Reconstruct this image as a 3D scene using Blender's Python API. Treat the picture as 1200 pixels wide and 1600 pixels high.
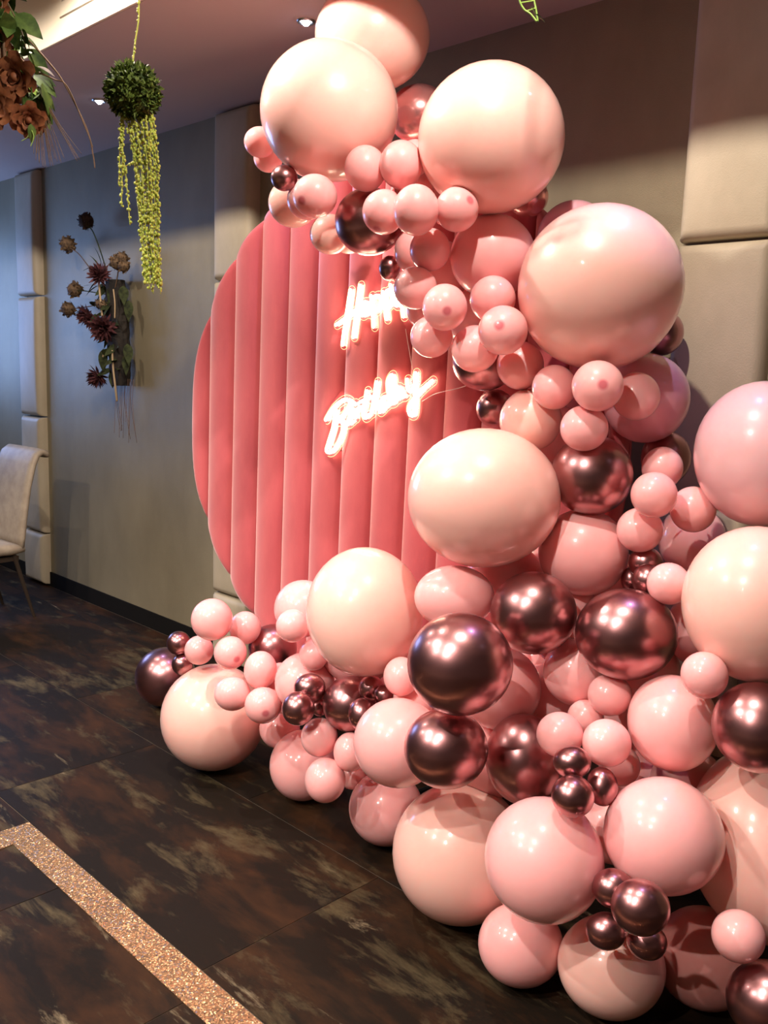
import bpy, math, random
import numpy as np
from mathutils import Vector, Matrix

scene = bpy.context.scene
for o in list(bpy.data.objects):
    bpy.data.objects.remove(o)
col = scene.collection

# ------------------------------------------------------------------ camera
cam_data = bpy.data.cameras.new('camera')
cam = bpy.data.objects.new('camera', cam_data)
col.objects.link(cam)
cam_data.sensor_fit = 'VERTICAL'
cam_data.sensor_height = 36.0
cam_data.sensor_width = 27.0
cam_data.lens = 36.0 * 1400.0 / 1600.0
cam_data.clip_start = 0.05
cam.matrix_world = Matrix((
    (0.7080394, -0.1322929, 0.6936705, 0.0),
    (0.7053970, 0.0864611, -0.7035194, 0.0),
    (0.0330951, 0.9874326, 0.1545369, 1.55),
    (0, 0, 0, 1)))
scene.camera = cam

# ------------------------------------------------------------------ world, exposure
world = bpy.data.worlds.new('world')
scene.world = world
world.use_nodes = True
world.node_tree.nodes['Background'].inputs[0].default_value = (0.35, 0.5, 1.0, 1)
world.node_tree.nodes['Background'].inputs[1].default_value = 0.25
vs = scene.view_settings
vs.view_transform = 'Standard'
vs.look = 'None'
vs.gamma = 1.0
vs.use_curve_mapping = False
vs.exposure = 0.0

WARM = (1.0, 0.87, 0.77)
COOL = (0.52, 0.45, 1.0)
TRAY_POWER = 128.0
SOFFIT_POWER = 24.0
WINDOW_POWER = 48.0
WINDOW_COL = (0.25, 0.45, 1.0)
NEON = 24.0

WALL_Y = 2.715
SOFFIT_Z = 2.775
TRAY_Z = 3.05
TRAY_EDGE = 1.715
END_X = -7.4
RIGHT_X = 2.2
BACK_Y = -4.2

# daylight through the window in the far end wall (a real opening there)
wl = bpy.data.lights.new('window_daylight', 'AREA')
wl.shape = 'RECTANGLE'; wl.size = 1.2; wl.size_y = 1.5
wl.energy = WINDOW_POWER; wl.color = WINDOW_COL
wlo = bpy.data.objects.new('window_daylight', wl)
wlo.location = (END_X - 0.12, 1.75, 1.85)
wlo.rotation_euler = (0, -math.pi / 2, 0)
col.objects.link(wlo)

# ------------------------------------------------------------------ helpers
def tag(o, label=None, cat=None, group=None, kind=None):
    if label: o['label'] = label
    if cat: o['category'] = cat
    if group: o['group'] = group
    if kind: o['kind'] = kind
    return o

def link(o, parent=None):
    col.objects.link(o)
    if parent: o.parent = parent
    return o

def empty(name, loc=(0, 0, 0), rot=(0, 0, 0)):
    o = bpy.data.objects.new(name, None)
    o.empty_display_size = 0.05
    o.location = loc; o.rotation_euler = rot
    return link(o)

def mesh(name, V, F, mat, smooth=False):
    m = bpy.data.meshes.new(name)
    m.from_pydata([tuple(map(float, v)) for v in V], [], F)
    m.update()
    if smooth:
        m.polygons.foreach_set('use_smooth', [True] * len(m.polygons))
    if mat: m.materials.append(mat)
    return m

def obj(name, m, parent=None, loc=(0, 0, 0), rot=(0, 0, 0)):
    o = bpy.data.objects.new(name, m)
    o.location = loc; o.rotation_euler = rot
    return link(o, parent)

class MB:
    """collects simple solids into one mesh"""
    def __init__(self): self.V = []; self.F = []
    def add(self, V, F):
        n = len(self.V); self.V += [tuple(v) for v in V]
        self.F += [tuple(i + n for i in f) for f in F]; return self
    def box(self, x0, x1, y0, y1, z0, z1):
        V = [(x, y, z) for z in (z0, z1) for y in (y0, y1) for x in (x0, x1)]
        return self.add(V, [(0,2,3,1), (4,5,7,6), (0,1,5,4), (2,6,7,3), (0,4,6,2), (1,3,7,5)])
    def tube(self, pts, r, n=8, cap=True):
        pts = [Vector(p) for p in pts]
        rs = r if isinstance(r, (list, tuple)) else [r] * len(pts)
        V, F = [], []
        up = None
        for i, p in enumerate(pts):
            t = (pts[min(i + 1, len(pts) - 1)] - pts[max(i - 1, 0)])
            if t.length < 1e-9: t = Vector((0, 0, 1))
            t.normalize()
            if up is None:
                up = t.orthogonal().normalized()
            else:
                up = (up - t * up.dot(t))
                if up.length < 1e-6: up = t.orthogonal()
                up.normalize()
            s = t.cross(up)
            for k in range(n):
                a = 2 * math.pi * k / n
                V.append(p + (up * math.cos(a) + s * math.sin(a)) * rs[i])
        for i in range(len(pts) - 1):
            for k in range(n):
                k2 = (k + 1) % n
                F.append((i * n + k, i * n + k2, (i + 1) * n + k2, (i + 1) * n + k))
        if cap:
            F.append(tuple(range(n - 1, -1, -1)))
            F.append(tuple((len(pts) - 1) * n + k for k in range(n)))
        return self.add(V, F)
    def ball(self, c, r, nu=8, nv=5, sc=(1, 1, 1)):
        V = [(c[0], c[1], c[2] + r * sc[2])]; F = []
        for j in range(1, nv):
            ph = math.pi * j / nv
            for i in range(nu):
                th = 2 * math.pi * i / nu
                V.append((c[0] + r * sc[0] * math.sin(ph) * math.cos(th), c[1] + r * sc[1] * math.sin(ph) * math.sin(th), c[2] + r * sc[2] * math.cos(ph)))
        V.append((c[0], c[1], c[2] - r * sc[2])); last = len(V) - 1
        for i in range(nu):
            F.append((0, 1 + i, 1 + (i + 1) % nu))
            F.append((last, last - nu + (i + 1) % nu, last - nu + i))
        for j in range(nv - 2):
            for i in range(nu):
                a = 1 + j * nu + i; b = 1 + j * nu + (i + 1) % nu
                F.append((a, a + nu, b + nu, b))
        return self.add(V, F)
    def lathe(self, prof, n=24, c=(0, 0, 0)):
        V, F = [], []
        for r, z in prof:
            for k in range(n):
                a = 2 * math.pi * k / n
                V.append((c[0] + r * math.cos(a), c[1] + r * math.sin(a), c[2] + z))
        for i in range(len(prof) - 1):
            for k in range(n):
                k2 = (k + 1) % n
                F.append((i * n + k, i * n + k2, (i + 1) * n + k2, (i + 1) * n + k))
        return self.add(V, F)
    def build(self, name, mat, parent=None, smooth=False, loc=(0, 0, 0), rot=(0, 0, 0), bevel=0, seg=2):
        o = obj(name, mesh(name, self.V, self.F, mat, smooth), parent, loc, rot)
        if bevel:
            b = o.modifiers.new('bevel', 'BEVEL'); b.width = bevel; b.segments = seg
            b.limit_method = 'ANGLE'
            if smooth or seg > 2:
                o.data.polygons.foreach_set('use_smooth', [True] * len(o.data.polygons))
                w = o.modifiers.new('wn', 'WEIGHTED_NORMAL')
        return o

def spline(pts, n=8):
    """Catmull-Rom through the points"""
    P = [Vector(p) for p in pts]
    if len(P) < 3:
        return [P[0].lerp(P[-1], i / n) for i in range(n + 1)]
    out = []
    for i in range(len(P) - 1):
        p0 = P[max(i - 1, 0)]; p1 = P[i]; p2 = P[i + 1]; p3 = P[min(i + 2, len(P) - 1)]
        for k in range(n):
            t = k / n
            out.append(0.5 * ((2 * p1) + (p2 - p0) * t + (2 * p0 - 5 * p1 + 4 * p2 - p3) * t * t + (-p0 + 3 * p1 - 3 * p2 + p3) * t ** 3))
    out.append(P[-1])
    return out

# ------------------------------------------------------------------ materials
def mat(name, base=(.5, .5, .5), rough=.5, metal=0, spec=.5, **kw):
    m = bpy.data.materials.new(name); m.use_nodes = True
    b = m.node_tree.nodes['Principled BSDF']
    b.inputs['Base Color'].default_value = (*base, 1)
    b.inputs['Roughness'].default_value = rough
    b.inputs['Metallic'].default_value = metal
    b.inputs['Specular IOR Level'].default_value = spec
    for k, v in kw.items():
        b.inputs[k.replace('_', ' ')].default_value = v
    return m

def nodes(m):
    nt = m.node_tree
    return nt, nt.nodes, nt.links, nt.nodes['Principled BSDF']

def add_noise(m, scale, c0, c1, stretch=(1, 1, 1), detail=5, lo=.35, hi=.65, rough=.6, bump=0, bscale=None, coord='Object'):
    nt, N, L, b = nodes(m)
    tc = N.new('ShaderNodeTexCoord'); mp = N.new('ShaderNodeMapping')
    mp.inputs['Scale'].default_value = stretch
    L.new(tc.outputs[coord], mp.inputs['Vector'])
    nz = N.new('ShaderNodeTexNoise'); nz.inputs['Scale'].default_value = scale
    nz.inputs['Detail'].default_value = detail; nz.inputs['Roughness'].default_value = rough
    L.new(mp.outputs[0], nz.inputs['Vector'])
    cr = N.new('ShaderNodeValToRGB')
    cr.color_ramp.elements[0].position = lo; cr.color_ramp.elements[0].color = (*c0, 1)
    cr.color_ramp.elements[1].position = hi; cr.color_ramp.elements[1].color = (*c1, 1)
    L.new(nz.outputs['Fac'], cr.inputs[0]); L.new(cr.outputs[0], b.inputs['Base Color'])
    if bump:
        n2 = N.new('ShaderNodeTexNoise'); n2.inputs['Scale'].default_value = bscale or scale * 4
        n2.inputs['Detail'].default_value = 3
        L.new(tc.outputs[coord], n2.inputs['Vector'])
        bp = N.new('ShaderNodeBump'); bp.inputs['Strength'].default_value = bump
        bp.inputs['Distance'].default_value = .002
        L.new(n2.outputs['Fac'], bp.inputs['Height']); L.new(bp.outputs[0], b.inputs['Normal'])
    return cr

def latex(name, base, crown):
    m = mat(name, base, .34, 0, .32)
    nt, N, L, b = nodes(m)
    b.inputs['Subsurface Weight'].default_value = .5
    b.inputs['Subsurface Radius'].default_value = (1.0, .28, .22)
    b.inputs['Subsurface Scale'].default_value = .045
    b.inputs['Coat Weight'].default_value = .7
    b.inputs['Coat Roughness'].default_value = .11
    at = N.new('ShaderNodeAttribute'); at.attribute_name = 'crown'
    mx = N.new('ShaderNodeMix'); mx.data_type = 'RGBA'
    mx.inputs[6].default_value = (*base, 1); mx.inputs[7].default_value = (*crown, 1)
    L.new(at.outputs['Fac'], mx.inputs[0]); L.new(mx.outputs[2], b.inputs['Base Color'])
    return m

LATEX = {
    'peach': latex('peach_latex', (.93, .545, .475), (.85, .45, .36)),
    'peach_spot': latex('peach_latex_thick_crown', (.93, .545, .475), (.72, .38, .33)),
    'pink': latex('pink_latex', (.95, .455, .45), (.9, .4, .4)),
    'pink_spot': latex('pink_latex_thick_crown', (.95, .455, .45), (.66, .17, .20)),
    'mauve_latex': latex('lilac_pink_latex', (.80, .40, .46), (.70, .32, .38)),
    'lilac': latex('lavender_pink_latex', (.84, .50, .52), (.7, .4, .45)),
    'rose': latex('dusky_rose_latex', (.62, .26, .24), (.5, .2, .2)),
    'chrome': mat('rose_chrome_latex', (.40, .19, .195), .30, 1.0, .5, Coat_Weight=.3, Coat_Roughness=.10),
    'mauve': mat('mauve_metallic_latex', (.70, .30, .29), .24, .75, .5, Coat_Weight=.3, Coat_Roughness=.08),
}
VELVET = mat('pink_velvet', (.6, .1, .12), .8, 0, .1, Sheen_Weight=1.0, Sheen_Roughness=.5)
VELVET.node_tree.nodes['Principled BSDF'].inputs['Sheen Tint'].default_value = (1, .72, .68, 1)
add_noise(VELVET, 5, (.44, .075, .090), (.60, .125, .135), (1, 1, .35), 6, .3, .7, bump=.25, bscale=260)
FRAME = mat('black_steel', (.03, .03, .03), .4, .8)
WALLPAPER = mat('metallic_wallpaper', (.3, .27, .2), .48, .25, .5)
add_noise(WALLPAPER, 2.2, (.235, .20, .125), (.335, .285, .18), (1, 1, .5), 6, .3, .7, bump=.6, bscale=420)
PADDED = mat('beige_faux_leather', (.46, .40, .31), .5, 0, .4)
add_noise(PADDED, 3.5, (.39, .33, .225), (.52, .445, .315), (1, 1, .6), 6, .3, .7, bump=.3, bscale=240)
BLACK = mat('black_paint', (.008, .007, .006), .9, 0, .1)
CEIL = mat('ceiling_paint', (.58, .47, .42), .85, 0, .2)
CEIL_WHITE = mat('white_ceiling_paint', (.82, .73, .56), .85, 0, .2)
ROOM = mat('brown_room_paint', (.09, .065, .05), .8)
FLOORGAP = mat('plank_joint', (.13, .10, .07), .8)
METAL = mat('brushed_nickel', (.55, .53, .52), .3, 1)

def plank_material():
    m = mat('rustic_dark_plank', (.04, .03, .02), .55, 0, .12)
    nt, N, L, b = nodes(m)
    tc = N.new('ShaderNodeTexCoord'); oi = N.new('ShaderNodeObjectInfo')
    geo = N.new('ShaderNodeNewGeometry')
    off = N.new('ShaderNodeVectorMath'); off.operation = 'SCALE'; off.inputs[3].default_value = 37.0
    cx = N.new('ShaderNodeCombineXYZ')
    L.new(oi.outputs['Random'], cx.inputs[0]); L.new(oi.outputs['Random'], cx.inputs[1]); L.new(oi.outputs['Random'], cx.inputs[2])
    L.new(cx.outputs[0], off.inputs[0])
    ad = N.new('ShaderNodeVectorMath'); ad.operation = 'ADD'
    L.new(geo.outputs['Position'], ad.inputs[0]); L.new(off.outputs[0], ad.inputs[1])
    def layer(scale, stretch, detail, lo, hi, rough=.65):
        mp = N.new('ShaderNodeMapping'); mp.inputs['Scale'].default_value = stretch
        L.new(ad.outputs[0], mp.inputs['Vector'])
        nz = N.new('ShaderNodeTexNoise'); nz.inputs['Scale'].default_value = scale
        nz.inputs['Detail'].default_value = detail; nz.inputs['Roughness'].default_value = rough
        nz.inputs['Distortion'].default_value = .3
        L.new(mp.outputs[0], nz.inputs['Vector'])
        mr = N.new('ShaderNodeMapRange'); mr.inputs[1].default_value = lo; mr.inputs[2].default_value = hi
        L.new(nz.outputs['Fac'], mr.inputs[0])
        return mr
    def mix(fac, a, bcol):
        mx = N.new('ShaderNodeMix'); mx.data_type = 'RGBA'
        L.new(fac.outputs[0], mx.inputs[0])
        if isinstance(a, tuple): mx.inputs[6].default_value = (*a, 1)
        else: L.new(a.outputs[2], mx.inputs[6])
        mx.inputs[7].default_value = (*bcol, 1)
        return mx
    rust = layer(2.6, (.9, 2.2, 1), 8, .45, .72)
    m1 = mix(rust, (.010, .007, .0045), (.050, .021, .008))
    olive = layer(2.1, (1.1, 3.4, 1), 9, .54, .70, .7)
    m2 = mix(olive, m1, (.085, .066, .034))
    pale = layer(1.7, (1.0, 4.5, 1), 10, .63, .72, .72)
    m3 = mix(pale, m2, (.18, .145, .09))
    L.new(m3.outputs[2], b.inputs['Base Color'])
    fine = layer(60, (1, 8, 1), 3, .3, .7)
    bp = N.new('ShaderNodeBump'); bp.inputs['Strength'].default_value = .15; bp.inputs['Distance'].default_value = .001
    L.new(fine.outputs[0], bp.inputs['Height']); L.new(bp.outputs[0], b.inputs['Normal'])
    return m
PLANK = plank_material()

def glitter_material():
    m = mat('gold_glitter', (.80, .48, .24), .30, .75, .6)
    nt, N, L, b = nodes(m)
    tc = N.new('ShaderNodeTexCoord')
    vo = N.new('ShaderNodeTexVoronoi'); vo.inputs['Scale'].default_value = 270
    L.new(tc.outputs['Object'], vo.inputs['Vector'])
    sb = N.new('ShaderNodeVectorMath'); sb.operation = 'SUBTRACT'; sb.inputs[1].default_value = (.5, .5, .5)
    L.new(vo.outputs['Color'], sb.inputs[0])
    sc = N.new('ShaderNodeVectorMath'); sc.operation = 'SCALE'; sc.inputs[3].default_value = 1.0
    L.new(sb.outputs[0], sc.inputs[0])
    geo = N.new('ShaderNodeNewGeometry')
    ad = N.new('ShaderNodeVectorMath'); ad.operation = 'ADD'
    L.new(geo.outputs['Normal'], ad.inputs[0]); L.new(sc.outputs[0], ad.inputs[1])
    nm = N.new('ShaderNodeVectorMath'); nm.operation = 'NORMALIZE'
    L.new(ad.outputs[0], nm.inputs[0]); L.new(nm.outputs[0], b.inputs['Normal'])
    hs = N.new('ShaderNodeMix'); hs.data_type = 'RGBA'
    hs.inputs[6].default_value = (.20, .085, .035, 1); hs.inputs[7].default_value = (.85, .56, .30, 1)
    L.new(vo.outputs['Color'], hs.inputs[0]); L.new(hs.outputs[2], b.inputs['Base Color'])
    return m
GLITTER = glitter_material()

def emit(name, colr, s):
    m = bpy.data.materials.new(name); m.use_nodes = True
    b = m.node_tree.nodes['Principled BSDF']
    b.inputs['Base Color'].default_value = (*colr, 1)
    b.inputs['Emission Color'].default_value = (*colr, 1)
    b.inputs['Emission Strength'].default_value = s
    return m
NEON_MAT = emit('warm_white_neon', (1.0, .80, .58), NEON)
NEON_EDGE = emit('edge_lit_acrylic', (1.0, .62, .34), 1.3)
def clear_acrylic():
    m = bpy.data.materials.new('clear_acrylic'); m.use_nodes = True
    nt = m.node_tree; N = nt.nodes; L = nt.links
    N.remove(N['Principled BSDF'])
    tr = N.new('ShaderNodeBsdfTransparent'); gl = N.new('ShaderNodeBsdfGlossy'); gl.inputs['Roughness'].default_value = .08
    fr = N.new('ShaderNodeFresnel'); fr.inputs[0].default_value = 1.3
    mx = N.new('ShaderNodeMixShader')
    L.new(fr.outputs[0], mx.inputs[0]); L.new(tr.outputs[0], mx.inputs[1]); L.new(gl.outputs[0], mx.inputs[2])
    L.new(mx.outputs[0], N['Material Output'].inputs[0])
    return m
ACRYLIC = clear_acrylic()
LENS = emit('lamp_lens', (.70, .74, 1.0), 60)
LENS_WARM = emit('warm_lamp_lens', (1.0, .84, .66), 70)
TWINE = mat('jute_twine', (.50, .36, .20), .9)
LEAF = mat('green_leaf', (.07, .13, .03), .6, 0, .15)
add_noise(LEAF, 30, (.02, .045, .01), (.075, .125, .025))
DARKLEAF = mat('dark_dry_leaf', (.03, .045, .015), .8, 0, .2)
add_noise(DARKLEAF, 30, (.014, .018, .008), (.06, .075, .025))
LEAF_LIGHT = mat('light_green_leaf', (.22, .36, .06), .45)
PEARL = mat('yellow_green_pearl_leaf', (.34, .40, .05), .5, 0, .4, Subsurface_Weight=.2, Subsurface_Scale=.01)
add_noise(PEARL, 60, (.25, .31, .03), (.42, .46, .08))
MOSS = mat('dark_boxwood_leaf', (.085, .14, .025), .6, 0, .2)
add_noise(MOSS, 45, (.018, .036, .008), (.10, .145, .022))
BARK = mat('dark_bark', (.035, .027, .018), .9)
add_noise(BARK, 22, (.008, .006, .0045), (.032, .024, .016), (1, 1, .4), bump=.8)
BURG = mat('burgundy_petal', (.13, .03, .035), .7)
add_noise(BURG, 40, (.04, .009, .012), (.135, .038, .038))
POD = mat('brown_seed_pod', (.14, .085, .04), .8)
add_noise(POD, 50, (.035, .02, .01), (.19, .115, .055))
DARKPOD = mat('dark_seed_pod', (.04, .022, .014), .85)
add_noise(DARKPOD, 50, (.02, .012, .008), (.08, .045, .025))
ROSE = mat('copper_rose_petal', (.46, .17, .06), .6, 0, .3, Subsurface_Weight=.15, Subsurface_Scale=.01)
add_noise(ROSE, 18, (.09, .024, .009), (.33, .125, .05))
TWIG = mat('dry_twig', (.13, .075, .04), .85)
DRYGRASS = mat('dry_grass', (.24, .14, .09), .85)
CHAIR = mat('cream_upholstery', (.50, .42, .31), .5, 0, .35)
add_noise(CHAIR, 14, (.33, .27, .20), (.42, .35, .26), bump=.3, bscale=180)
CHAIRLEG = mat('dark_chair_leg', (.05, .035, .025), .4, .3)
WIRE = mat('white_cord', (.85, .72, .66), .5)
PLASTIC = mat('off_white_plastic', (.70, .63, .50), .5)

# ------------------------------------------------------------------ data measured in the room, in metres
BALLOONS = [
 ('peach', [-2.2038,2.1109,2.6007], [0.1325,-0.0802,0.085,0.1109,0.0082,-0.1374,0.055,0.1465,0.0475],
  'topmost peach balloon, touching the ceiling beside a recessed spotlight'),
 ('peach', [-2.1578,1.8961,2.3209], [0.1286,-0.1565,0.0431,0.0922,0.0199,-0.1848,0.1324,0.1314,0.0783],
  "large peach balloon at the garland's upper left, overlapping the topmost one"),
 ('mauve', [-2.1592,2.2934,2.3992], [0.0682,0.0057,0.0766,0.0747,0.0377,-0.0584,-0.0283,0.0881,0.0171],
  'metallic mauve pink balloon squeezed between the upper two large peach ones'),
 ('peach', [-1.6478,2.043,2.1948], [0.149,-0.0112,0.1351,0.1316,0.0664,-0.1366,-0.0364,0.1872,0.0549],
  'large peach balloon against the dark brown upper wall'),
 ('pink', [-2.4688,1.8713,2.2747], [0.0099,-0.039,0.0307,-0.0051,-0.0335,-0.0381,0.047,0.0039,-0.0108],
  'small pink balloon poking out left of the upper left large balloon, higher one'),
 ('pink', [-2.5148,1.9414,2.2441], [-0.0158,0.0156,0.0425,-0.005,0.0451,-0.0167,-0.0432,-0.0089,-0.0131],
  'small pink balloon just under the outermost upper left one'),
 ('chrome', [-2.2296,1.7828,2.1194], [-0.0101,-0.0274,0.027,-0.0223,-0.0198,-0.0267,0.0302,-0.0211,-0.0103],
  'little rose gold chrome balloon at upper left, below the large peach one'),
 ('peach', [-2.3927,1.9522,2.0883], [-0.0233,0.0062,0.0771,-0.0081,0.0805,-0.0066,-0.0743,-0.0085,-0.022],
  'peach balloon overlapping the top rim of the pink disc at its left'),
 ('pink_spot', [-2.0665,1.7672,2.0469], [-0.0073,-0.0629,0.0097,-0.0244,-0.0082,-0.0589,0.0563,-0.0098,-0.0227],
  'small pink balloon with a dark crown spot, under the upper left large one'),
 ('pink', [-2.2055,1.8576,2.0648], [0.038,-0.0284,0.0418,0.035,-0.0267,-0.0459,0.0362,0.0474,-0.0012],
  'small pink balloon mostly hidden behind the spotted one under the upper left large balloon'),
 ('peach', [-2.273,2.0127,1.9872], [-0.0131,-0.0624,0.0177,-0.0272,-0.0127,-0.0591,0.057,-0.0183,-0.0228],
  "small peach balloon hanging over the disc's top, left of the dark chrome one"),
 ('peach', [-2.3056,2.1246,1.9978], [0.0221,0.0114,0.0563,0.0333,0.0479,-0.0199,-0.0444,0.0359,0.0099],
  'small peach balloon tucked behind the dark chrome one above the neon words'),
 ('chrome', [-2.0349,1.9583,1.998], [-0.039,-0.0828,0.0488,-0.0576,-0.0251,-0.0826,0.0745,-0.0559,-0.036],
  "dark rose chrome balloon at the disc's top, above the neon words"),
 ('pink', [-1.9624,1.8668,2.1273], [0.0415,-0.0172,0.0423,0.0344,-0.0237,-0.0454,0.0297,0.0561,-0.0059],
  'small oval pink balloon touching the lower right of the upper left large balloon'),
 ('pink', [-1.8507,1.8997,2.1291], [0.0231,-0.0475,0.0337,0.0039,-0.033,-0.0532,0.061,0.0228,-0.0087],
  'small oval pink balloon left of the large peach one on the dark wall'),
 ('pink', [-1.8847,1.9896,2.1676], [0.0193,0.0259,0.0374,0.0295,0.0222,-0.033,-0.0361,0.0369,-0.0064],
  "small pink balloon peeping out behind the oval one, left of the dark wall's large balloon"),
 ('pink_spot', [-1.8461,1.8299,1.9899], [-0.0367,-0.0462,0.0079,-0.0419,0.0292,-0.0306,0.0204,-0.0251,-0.0514],
  'small pink balloon, dark crown spot facing down, right of the dark chrome one'),
 ('pink', [-1.7154,1.8234,1.9813], [0.0437,-0.0333,0.0312,0.034,-0.0006,-0.0535,0.0299,0.0566,0.0194],
  'small pink balloon, middle of a row of three under the large dark wall one'),
 ('pink_spot', [-1.6565,1.9224,1.9917], [0.0201,0.0006,0.0557,0.0284,0.0508,-0.011,-0.0481,0.0305,0.0171],
  'small pink balloon, spot near its upper right, right end of the upper row of three'),
 ('pink', [-1.9325,2.039,2.1046], [-0.0452,-0.0158,0.0294,-0.0406,0.0293,-0.0237,-0.0082,-0.0345,-0.0312],
  'pink balloon sliver showing above the upper row of three'),
 ('pink', [-1.9,2.015,1.9095], [0.0271,0.0277,0.0443,0.0335,0.0264,-0.0409,-0.0444,0.0489,-0.0025],
  'pale see-through looking pink balloon below the upper row of three, the left one'),
 ('pink', [-1.7748,1.951,1.8972], [0.0428,-0.0114,0.0384,0.0359,-0.0125,-0.0447,0.0171,0.057,-0.002],
  'pale pink balloon below the upper row of three, with a light triangle on it'),
 ('pink', [-1.6786,2.1154,1.8906], [-0.0765,-0.0831,0.0482,-0.071,0.0047,-0.0995,0.0639,-0.0878,-0.0503],
  'medium pink balloon left of the large one before the padded panels'),
 ('chrome', [-1.9941,2.0118,1.8645], [0.0026,-0.03,0.0164,-0.0033,-0.0151,-0.0306,0.0377,0.0009,-0.0038],
  'tiny dark chrome balloon right above the neon word Happy'),
 ('pink', [-1.79,1.912,1.7881], [-0.0441,0.0003,0.0429,-0.0389,0.0276,-0.0388,-0.0191,-0.0536,-0.0193],
  'small pink balloon covering the end of the neon word Happy'),
 ('pink', [-1.8722,2.0319,1.7324], [0.0317,0.0049,0.0331,0.0305,0.0158,-0.0307,-0.0143,0.0423,0.0075],
  'small pink balloon half hidden at the tail of the neon word Happy'),
 ('pink_spot', [-1.6356,1.8661,1.7273], [-0.0388,0.0163,0.0441,-0.0306,0.0337,-0.0407,-0.0359,-0.0492,-0.0135],
  'small pink balloon with a centred crown spot, right of the neon word Happy'),
 ('pink', [-1.7395,1.9321,1.653], [-0.0361,0.0075,0.0472,-0.0306,0.0422,-0.0294,-0.0365,-0.0413,-0.0214],
  'small pink balloon hanging between the two neon words at their right'),
 ('pink', [-1.5979,2.0243,1.7604], [-0.014,-0.0611,0.013,-0.0174,-0.0088,-0.0611,0.0603,-0.017,-0.0147],
  'small pink balloon tucked under the medium pink one, at its lower edge'),
 ('pink_spot', [-1.4911,1.9389,1.669], [0.042,-0.0398,0.0308,0.0298,-0.0131,-0.0569,0.0404,0.0501,0.0096],
  'small pink balloon, spot left of centre, touching the large one before the padded panels'),
 ('pink', [-1.615,1.9769,1.6214], [-0.0508,-0.0052,0.0414,-0.0412,0.0186,-0.0476,-0.0079,-0.0623,-0.0176],
  'small pink balloon in front of the dark chrome one right of the neon words'),
 ('chrome', [-1.6941,2.121,1.5892], [0.0706,0.0018,0.0603,0.0569,0.0379,-0.0615,-0.0237,0.0788,0.026],
  'dark chrome balloon half hidden right of the neon word Birthday'),
 ('pink', [-1.5461,2.099,1.5803], [0.0009,-0.0608,0.0281,-0.0003,-0.0275,-0.0613,0.0682,0.0008,-0.0006],
  'small pink balloon in shadow right of the half hidden dark chrome one'),
 ('chrome', [-1.7079,2.203,1.4504], [-0.0012,0.021,0.0549,-0.0036,0.0547,-0.021,-0.0586,-0.0038,0.0002],
  'small purple-glinting chrome balloon over the disc, below the half hidden dark one'),
 ('peach', [-1.5145,2.119,1.4273], [-0.0684,-0.0296,0.0478,-0.0503,0.0658,-0.0314,-0.025,-0.0514,-0.0677],
  "dull peach balloon with its neck up, above the large one at the disc's right edge"),
 ('pink', [-1.4153,2.0812,1.5236], [-0.0238,0.0221,0.0509,-0.0168,0.0499,-0.0297,-0.0532,-0.026,-0.0135],
  "small pink balloon, left of a cluster of four under the padded panel's large one"),
 ('pink_spot', [-1.2501,2.0328,1.5321], [0.0157,0.0455,0.0446,0.0091,0.0439,-0.0477,-0.0627,0.0176,0.0042],
  'small pink balloon with a spot at its centre, top of a cluster of four'),
 ('pink', [-1.295,2.0549,1.4205], [-0.0419,-0.0452,0.0106,-0.0239,0.0075,-0.0568,0.0387,-0.0413,-0.0218],
  'small pink balloon at the bottom of a cluster of four'),
 ('pink', [-1.2327,2.2,1.5074], [-0.0347,-0.0529,0.0044,-0.0185,0.008,-0.0606,0.051,-0.035,-0.0201],
  'small pink balloon half in shadow, at the right of a cluster of four'),
 ('mauve_latex', [-1.2944,2.3664,1.4994], [0.0317,-0.1123,0.0372,0.0198,-0.031,-0.1184,0.1212,0.0381,0.0105],
  'medium lilac pink balloon behind the cluster of four, before the padded panel'),
 ('peach_spot', [-1.3349,2.1479,1.7902], [0.1671,-0.1394,0.0098,0.0914,0.0974,-0.172,0.1057,0.136,0.1331],
  'largest peach balloon, before the pale padded wall panels'),
 ('chrome', [-1.362,2.555,1.6943], [0.0573,-0.0151,0.0277,0.0302,0.0189,-0.0561,0.005,0.0641,0.0246],
  'dark chrome balloon peeping out behind the largest peach one'),
 ('mauve_latex', [-1.5789,2.3767,1.9696], [0.087,-0.046,0.0474,0.0501,-0.0071,-0.0962,0.043,0.0971,0.0149],
  'lilac pink balloon showing above the largest peach one'),
 ('mauve', [-1.7038,2.3045,2.0877], [-0.0498,-0.0112,0.0334,-0.0344,0.0325,-0.0379,-0.0105,-0.0481,-0.0323],
  "mauve metallic balloon behind the dark wall's large balloon, lower right"),
 ('peach', [-1.5312,1.9441,1.2138], [0.1369,-0.14,0.0682,0.124,0.0294,-0.1611,0.0946,0.1367,0.0987],
  "large oval peach balloon at the disc's right edge, below the neon words"),
 ('chrome', [-1.3172,2.1426,1.289], [-0.0499,0.0501,0.086,-0.0416,0.0771,-0.0685,-0.09,-0.0626,-0.0157],
  'dark chrome balloon with a bright window-like glint, right of the large oval peach one'),
 ('chrome', [-1.2546,2.4388,1.3293], [0.043,-0.0546,0.0202,0.027,-0.0005,-0.0692,0.0548,0.0523,0.0209],
  'dark chrome balloon in shadow below the lilac one'),
 ('pink', [-1.1911,2.2986,1.3129], [0.0488,0.0043,0.0275,0.0238,0.0199,-0.0476,-0.0141,0.0545,0.0157],
  'small pink balloon in shadow, top of a stack beside the lavender large one'),
 ('pink', [-1.1106,2.1108,1.2613], [-0.038,-0.0437,0.008,-0.0142,0.0024,-0.0569,0.0426,-0.0392,-0.0123],
  'small pink balloon at the front middle of a stack beside the lavender large one'),
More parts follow.
